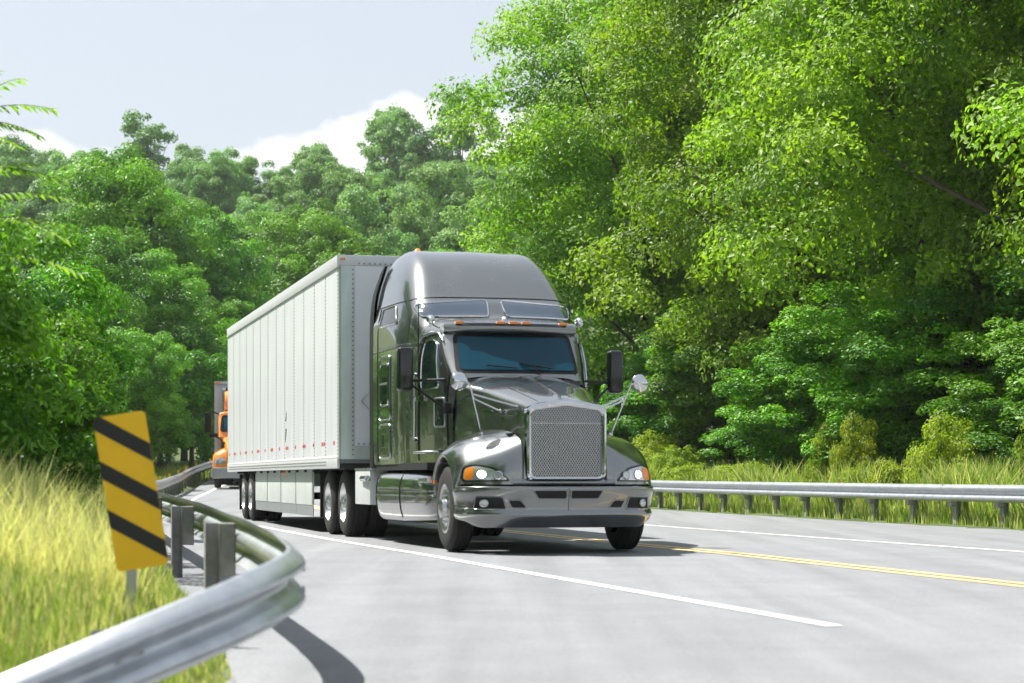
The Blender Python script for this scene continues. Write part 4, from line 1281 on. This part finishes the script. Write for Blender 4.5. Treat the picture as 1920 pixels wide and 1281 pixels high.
# mid-distance trees on the left and behind the trailer
def at_px(px, d): return (px - 960) / 4030 * d
MID = [(215, 268, 122, 1.0, 'tall domed green tree rising above its neighbours left of the trailer'),
       (95, 395, 104, 1.0, 'green tree standing left of the tall domed tree'),
       (345, 345, 128, .95, 'green tree standing right of the tall domed tree'),
       (440, 370, 160, 1.0, 'green tree with dark lower crown just left of the trailer top'),
       (590, 372, 152, 1.05, 'bright green tree rising over the roof of the white trailer'),
       (700, 455, 146, .95, 'bright green tree between the trailer roof and the cab'),
       (500, 440, 147, 1.0, 'green tree over the rear end of the white trailer'),
       (300, 450, 108, .95, 'dark leafy tree left of the orange truck'),
       (180, 520, 96, .9, 'green tree above the striped marker sign'),
       (815, 450, 150, .9, 'green tree showing just above the cab roof'),
       (385, 520, 118, .9, 'dark shaded tree directly behind the orange truck'),
       (40, 470, 84, .85, 'green tree at the left edge behind the near branch'),
       (905, 440, 158, .9, 'green tree at the foot of the hill beside the right woods'),
       (265, 600, 92, .75, 'low dark tree behind the far guardrail'),
       (120, 600, 78, .75, 'low green tree behind the grassy bank')]
for i, (px, ty, d, ws, lab) in enumerate(MID):
    x = at_px(px, d)
    g0 = gz(x, d)
    htop = .85 + (899 - ty) / 4030 * d - g0
    k = htop / 20.0
    tree('leafy_tree', lab, 'tree', MIDP[i % 4], x, d, k * (1.0 + .06 * math.sin(i * 2.3)) * (1.12 if k < .8 else 1), rnd.uniform(0, 6.28), 'mid-distance trees', sz=k)
# hillside
ROWS = [(178, 'lowest', 9), (205, 'second lowest', 12), (232, 'middle', 14), (260, 'second highest', 16), (292, 'skyline', 19)]
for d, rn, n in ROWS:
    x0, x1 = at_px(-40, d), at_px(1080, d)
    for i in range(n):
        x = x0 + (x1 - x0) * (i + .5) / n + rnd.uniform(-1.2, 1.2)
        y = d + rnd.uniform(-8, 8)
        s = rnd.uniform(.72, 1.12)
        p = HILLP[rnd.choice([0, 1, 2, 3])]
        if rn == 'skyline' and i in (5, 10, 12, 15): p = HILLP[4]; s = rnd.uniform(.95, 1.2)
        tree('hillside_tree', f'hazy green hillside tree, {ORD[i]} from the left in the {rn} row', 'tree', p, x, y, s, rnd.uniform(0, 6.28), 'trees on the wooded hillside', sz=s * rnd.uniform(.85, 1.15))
# near tree on the left with long compound leaves
NL = proto(91, 4.3, .2, 1.7, 16000, 70, .13, LEAF_MID, .42, nl=8, limbs=12, asp=.4)
nt_ = tree('sumac_tree', 'near tree at the left edge with drooping compound leaves against the sky', 'tree', NL, -5.6, 21.0, .8, 1.0)
tree('roadside_bush', 'bright green bush on the bank between the left tree and the marker sign', 'bush', NL, -6.9, 30.5, .86, 2.4)
tree('roadside_bush', 'dark leafy bush at the left edge behind the tall grass', 'bush', NL, -5.6, 24.5, .62, 4.0)
for i, (x, y, k) in enumerate([(-6.4, 27.2, .55), (-5.0, 22.6, .5), (-8.6, 36, .8), (-9.8, 43, .85), (-11.5, 50, .9), (-13.6, 58, 1.0), (-15.2, 70, 1.1)]):
    tree('bank_bush', f'leafy green bush on the left bank, {["second", "first", "third", "fourth", "fifth", "sixth", "seventh"][i]} nearest behind the grass', 'bush', NL, x, y, k, i * 1.7, 'bushes on the left bank')
for i, (x, y, k) in enumerate([(-15.5, 104, 1.5), (-17, 114, 1.7), (-19.5, 122, 1.9), (-24, 126, 2.0), (-29, 124, 2.0), (-14.5, 128, 2.0), (-20, 100, 1.6)]):
    tree('thicket_bush', f'large bush in the thicket behind the far guardrail, {ORD[i]} from its near end', 'bush', NL, x, y, k, i * 2.1, 'thicket behind the far guardrail')
for i, (x, y, k) in enumerate([(13.4, 38.5, .75), (15, 45, .8), (17.5, 52, .9), (17, 36, .9), (20, 58, 1.1), (15, 64, 1.1), (11, 74, 1.1), (21, 44, 1.1), (9, 80, 1.0)]):
    tree('woodland_bush', f'dark bush in the shade under the right woods, {ORD[i]} of the undergrowth', 'bush', NL, x, y, k, i * 2.1, 'undergrowth of the right woods')
def frond(base, direction, length, leaflet, seed):
    rg = np.random.default_rng(seed)
    b = Vector(base); d = Vector(direction).normalized()
    pts = [b + d * (length * t) + Vector((0, 0, -.28 * length * t * t)) for t in np.linspace(0, 1, 9)]
    v, f = tube_data(pts, [.006 * (1 - .7 * t) for t in np.linspace(0, 1, 9)], 5)
    side = d.cross(Vector((0, 0, 1))).normalized()
    V = list(v); Fc = list(f); L = []
    for t in np.linspace(.16, .97, 12):
        p = b + d * (length * t) + Vector((0, 0, -.28 * length * t * t))
        for s in (-1, 1):
            dirv = (side * s * .82 + d * .5 + Vector((0, 0, -.35)) + Vector(rg.normal(size=3) * .08)).normalized()
            l = leaflet * rg.uniform(.8, 1.15)
            w = dirv.cross(Vector((0, 0, 1))).normalized() * l * .16
            L.append([p, p + dirv * l * .4 + w, p + dirv * l + Vector((0, 0, -.15 * l)), p + dirv * l * .4 - w])
    return V, Fc, L
FR = [((-5.3, 20, 4.15), (1, .1, .35), .75), ((-5.35, 20, 4.2), (.8, -.2, .7), .65), ((-5.3, 19.9, 4.05), (1, -.1, .05), .62), ((-5.4, 20.2, 4.3), (.5, .3, 1), .5), ((-5.35, 19.8, 3.95), (.9, -.5, -.05), .6),
      ((-5.3, 20, 3.35), (1, .1, .30), .85), ((-5.35, 19.9, 3.5), (.9, -.2, .5), .7), ((-5.3, 20.1, 3.2), (1, 0, .0), .8), ((-5.2, 19.8, 3.1), (.9, -.4, .2), .9), ((-5.3, 20.2, 2.85), (1, .2, .1), .9), ((-5.25, 19.9, 3.6), (.8, -.1, .1), .8)]
V, Fc, Ls = [], [], []
for i, (b, d, l) in enumerate(FR):
    v, f, L = frond((b[0] + .32, b[1], b[2] + .12), d, l, .15, 200 + i)
    k = len(V); V += [tuple(q) for q in v]; Fc += [tuple(a + k for a in g) for g in f]; Ls += L
def local(o, pts):
    mi = (Matrix.Translation(o.location) @ o.rotation_euler.to_matrix().to_4x4() @ Matrix.Diagonal((*o.scale, 1))).inverted()
    return [tuple(mi @ Vector(p)) for p in pts]
# stems carrying the fronds back to the trunk
for a, b in (((-5.75, 21, 2.2), (-5.3, 20, 4.3)), ((-5.75, 21, 1.8), (-5.25, 20, 3.6))):
    v, f = tube_data([Vector(a), Vector(a).lerp(Vector(b), .5) + Vector((-.1, 0, .1)), Vector(b)], [.03, .018, .008], 6)
    k = len(V); V += [tuple(q) for q in v]; Fc += [tuple(x + k for x in g) for g in f]
mesh_obj('leaf_stalks', local(nt_, V), Fc, BARK, nt_)
V, Fc = [], []
for q in Ls:
    k = len(V); V += q; Fc += [(k, k + 1, k + 2), (k, k + 2, k + 3)]
lo = mesh_obj('leaflets', local(nt_, V), Fc, LEAF_NEAR, nt_, False)
at = lo.data.attributes.new('leafvar', 'FLOAT', 'POINT')
at.data.foreach_set('value', np.repeat(np.random.default_rng(1).uniform(.3, 1, len(Ls)), 4).astype(np.float32))
lo['kind'] = 'stuff'
# trees beside and behind the viewpoint (they close the valley and are mirrored in the paintwork)
for i, (x, y, s) in enumerate([(-15, 31, .75), (-14.5, 19, .8), (-16, 7, .85), (-17, 43, .8), (-14, -6, .85)]):
    tree('verge_tree', f'green tree on the left verge outside the photo, {ORD[i]} of the row', 'tree', MIDP[i % 4], x, y, s, i * 1.3, 'trees on the left verge')

# ------------------------------------------------------------------ grass
def grass(name, label, pts, hts, tan_frac, seed, width=.012, lean=.35):
    rg = np.random.default_rng(seed)
    pts = np.array(pts); n = len(pts); h = np.array(hts)
    an = rg.uniform(0, 6.28, n); dx, dy = np.cos(an), np.sin(an)
    le = rg.uniform(.1, lean, n) * h; la = rg.uniform(0, 6.28, n)
    lx, ly = np.cos(la) * le, np.sin(la) * le
    w = width * rg.uniform(.6, 1.4, n)
    V = np.zeros((n, 5, 3))
    V[:, 0] = pts + np.stack([dx * w, dy * w, 0 * w], 1); V[:, 1] = pts - np.stack([dx * w, dy * w, 0 * w], 1)
    V[:, 2] = pts + np.stack([dx * w * .7 + lx * .35, dy * w * .7 + ly * .35, h * .6], 1)
    V[:, 3] = pts + np.stack([-dx * w * .7 + lx * .35, -dy * w * .7 + ly * .35, h * .6], 1)
    V[:, 4] = pts + np.stack([lx, ly, h * .97], 1)
    me = bpy.data.meshes.new(name)
    me.vertices.add(n * 5); me.vertices.foreach_set('co', V.reshape(-1).astype(np.float32))
    idx = np.arange(n)[:, None] * 5 + np.array([0, 1, 3, 0, 3, 2, 2, 3, 4])
    me.loops.add(n * 9); me.loops.foreach_set('vertex_index', idx.reshape(-1).astype(np.int32))
    me.polygons.add(n * 3); me.polygons.foreach_set('loop_start', (np.arange(n * 3) * 3).astype(np.int32))
    at = me.attributes.new('leafvar', 'FLOAT', 'POINT')
    v = np.where(rg.uniform(0, 1, n) < tan_frac, rg.uniform(.65, 1, n), rg.uniform(0, .45, n))
    at.data.foreach_set('value', np.repeat(v, 5).astype(np.float32))
    me.update(); me.validate()
    me.materials.append(GRASS_M)
    o = bpy.data.objects.new(name, me); COL.objects.link(o)
    return tag(o, label, 'grass', kind='stuff')
rg = np.random.default_rng(12)
P, Hh = [], []
while len(P) < 62000:
    y = 8.9 + 26 * rg.uniform() ** 1.7
    lo_ = -.27 * y - .6; hi_ = railx(y) - .28
    if y < 11.0: hi_ = min(hi_, -1.45)
    if hi_ <= lo_: continue
    x = rg.uniform(lo_, hi_)
    edge = min(1, (hi_ - x) / .9 + .22)
    P.append((x, y, gz(x, y) - .04)); pt = .5 + .5 * math.sin(x * 2.9 + 1.3 * math.sin(y * 1.1)) * math.sin(y * 1.7 + x * .8)
    Hh.append(edge * rg.uniform(.22, .8) * (.72 + .5 * pt) * float(np.interp(y, [9, 12.6, 14.5, 18], [.28, .34, .62, .95])))
grass('tall_grass', 'tall yellow green grass on the bank inside the curving guardrail', P, Hh, .36, 3, width=.006)
P, Hh = [], []
while len(P) < 5200:
    y = 12.8 + 20 * rg.uniform() ** 1.4
    lo_ = -.27 * y - .6; hi_ = railx(y) - .7
    if hi_ <= lo_: continue
    x = rg.uniform(lo_, hi_)
    if math.sin(x * 1.7 + y * .9) + .6 * math.sin(y * 2.3 - x) < .1: continue
    P.append((x, y, gz(x, y) - .04)); Hh.append(rg.uniform(.5, 1.05) * float(np.interp(y, [12.8, 16, 20], [.5, .8, 1.0])))
grass('straw_stalks', 'pale straw coloured seed stalks standing above the grass on the left bank', P, Hh, 1.0, 8, width=.006, lean=.5)
P, Hh = [], []
while len(P) < 16000:
    y = rg.uniform(24, 80)
    if rg.uniform() > (30 / y): continue
    x = linex(y) + 13.1 + abs(rg.normal()) * .9
    m_ = .5 + .5 * math.sin(y * 1.9 + 2 * math.sin(y * .7))
    if rg.uniform() > m_ * .9 + .1: continue
    P.append((x, y, gz(x, y) - .05)); Hh.append(rg.uniform(.5, 1.0) * (.7 + .75 * m_))
grass('roadside_weeds', 'tall yellow green weeds growing above the right guardrail', P, Hh, .2, 9, width=.02, lean=.6)
P, Hh = [], []
while len(P) < 52000:
    y = rg.uniform(22, 95)
    if rg.uniform() > (30 / y): continue
    x = linex(y) + 12.85 + abs(rg.normal()) * 1.8
    P.append((x, y, gz(x, y) - .05)); Hh.append(rg.uniform(.22, .75) * min(1, .5 + (x - linex(y) - 12.85)))
grass('verge_grass', 'yellow green grass and weeds behind the right guardrail', P, Hh, .22, 4, width=.012)
P, Hh = [], []
while len(P) < 16000:
    y = rg.uniform(42, 112)
    x = railx(y) - .25 - abs(rg.normal()) * 1.6
    P.append((x, y, gz(x, y) - .05)); Hh.append(rg.uniform(.2, .6))
grass('far_verge_grass', 'bright grass behind the far guardrail by the orange truck', P, Hh, .1, 5, width=.016)

# ------------------------------------------------------------------ summer haze
bm = bmesh.new(); add_box(bm, -530, 530, -310, 710, -6, 66)
hz = bm_obj('haze', bm, None, None, False)
hm = bpy.data.materials.new('haze'); hm.use_nodes = True
hm.node_tree.nodes.clear()
ho_ = hm.node_tree.nodes.new('ShaderNodeOutputMaterial')
hv = hm.node_tree.nodes.new('ShaderNodeVolumePrincipled')
hv.inputs['Color'].default_value = (.93, .97, 1, 1)
hv.inputs['Density'].default_value = .00016
hv.inputs['Anisotropy'].default_value = .2
hm.node_tree.links.new(hv.outputs[0], ho_.inputs['Volume'])
hz.data.materials.append(hm)
tag(hz, 'thin pale summer haze in the valley air', 'haze', kind='stuff')
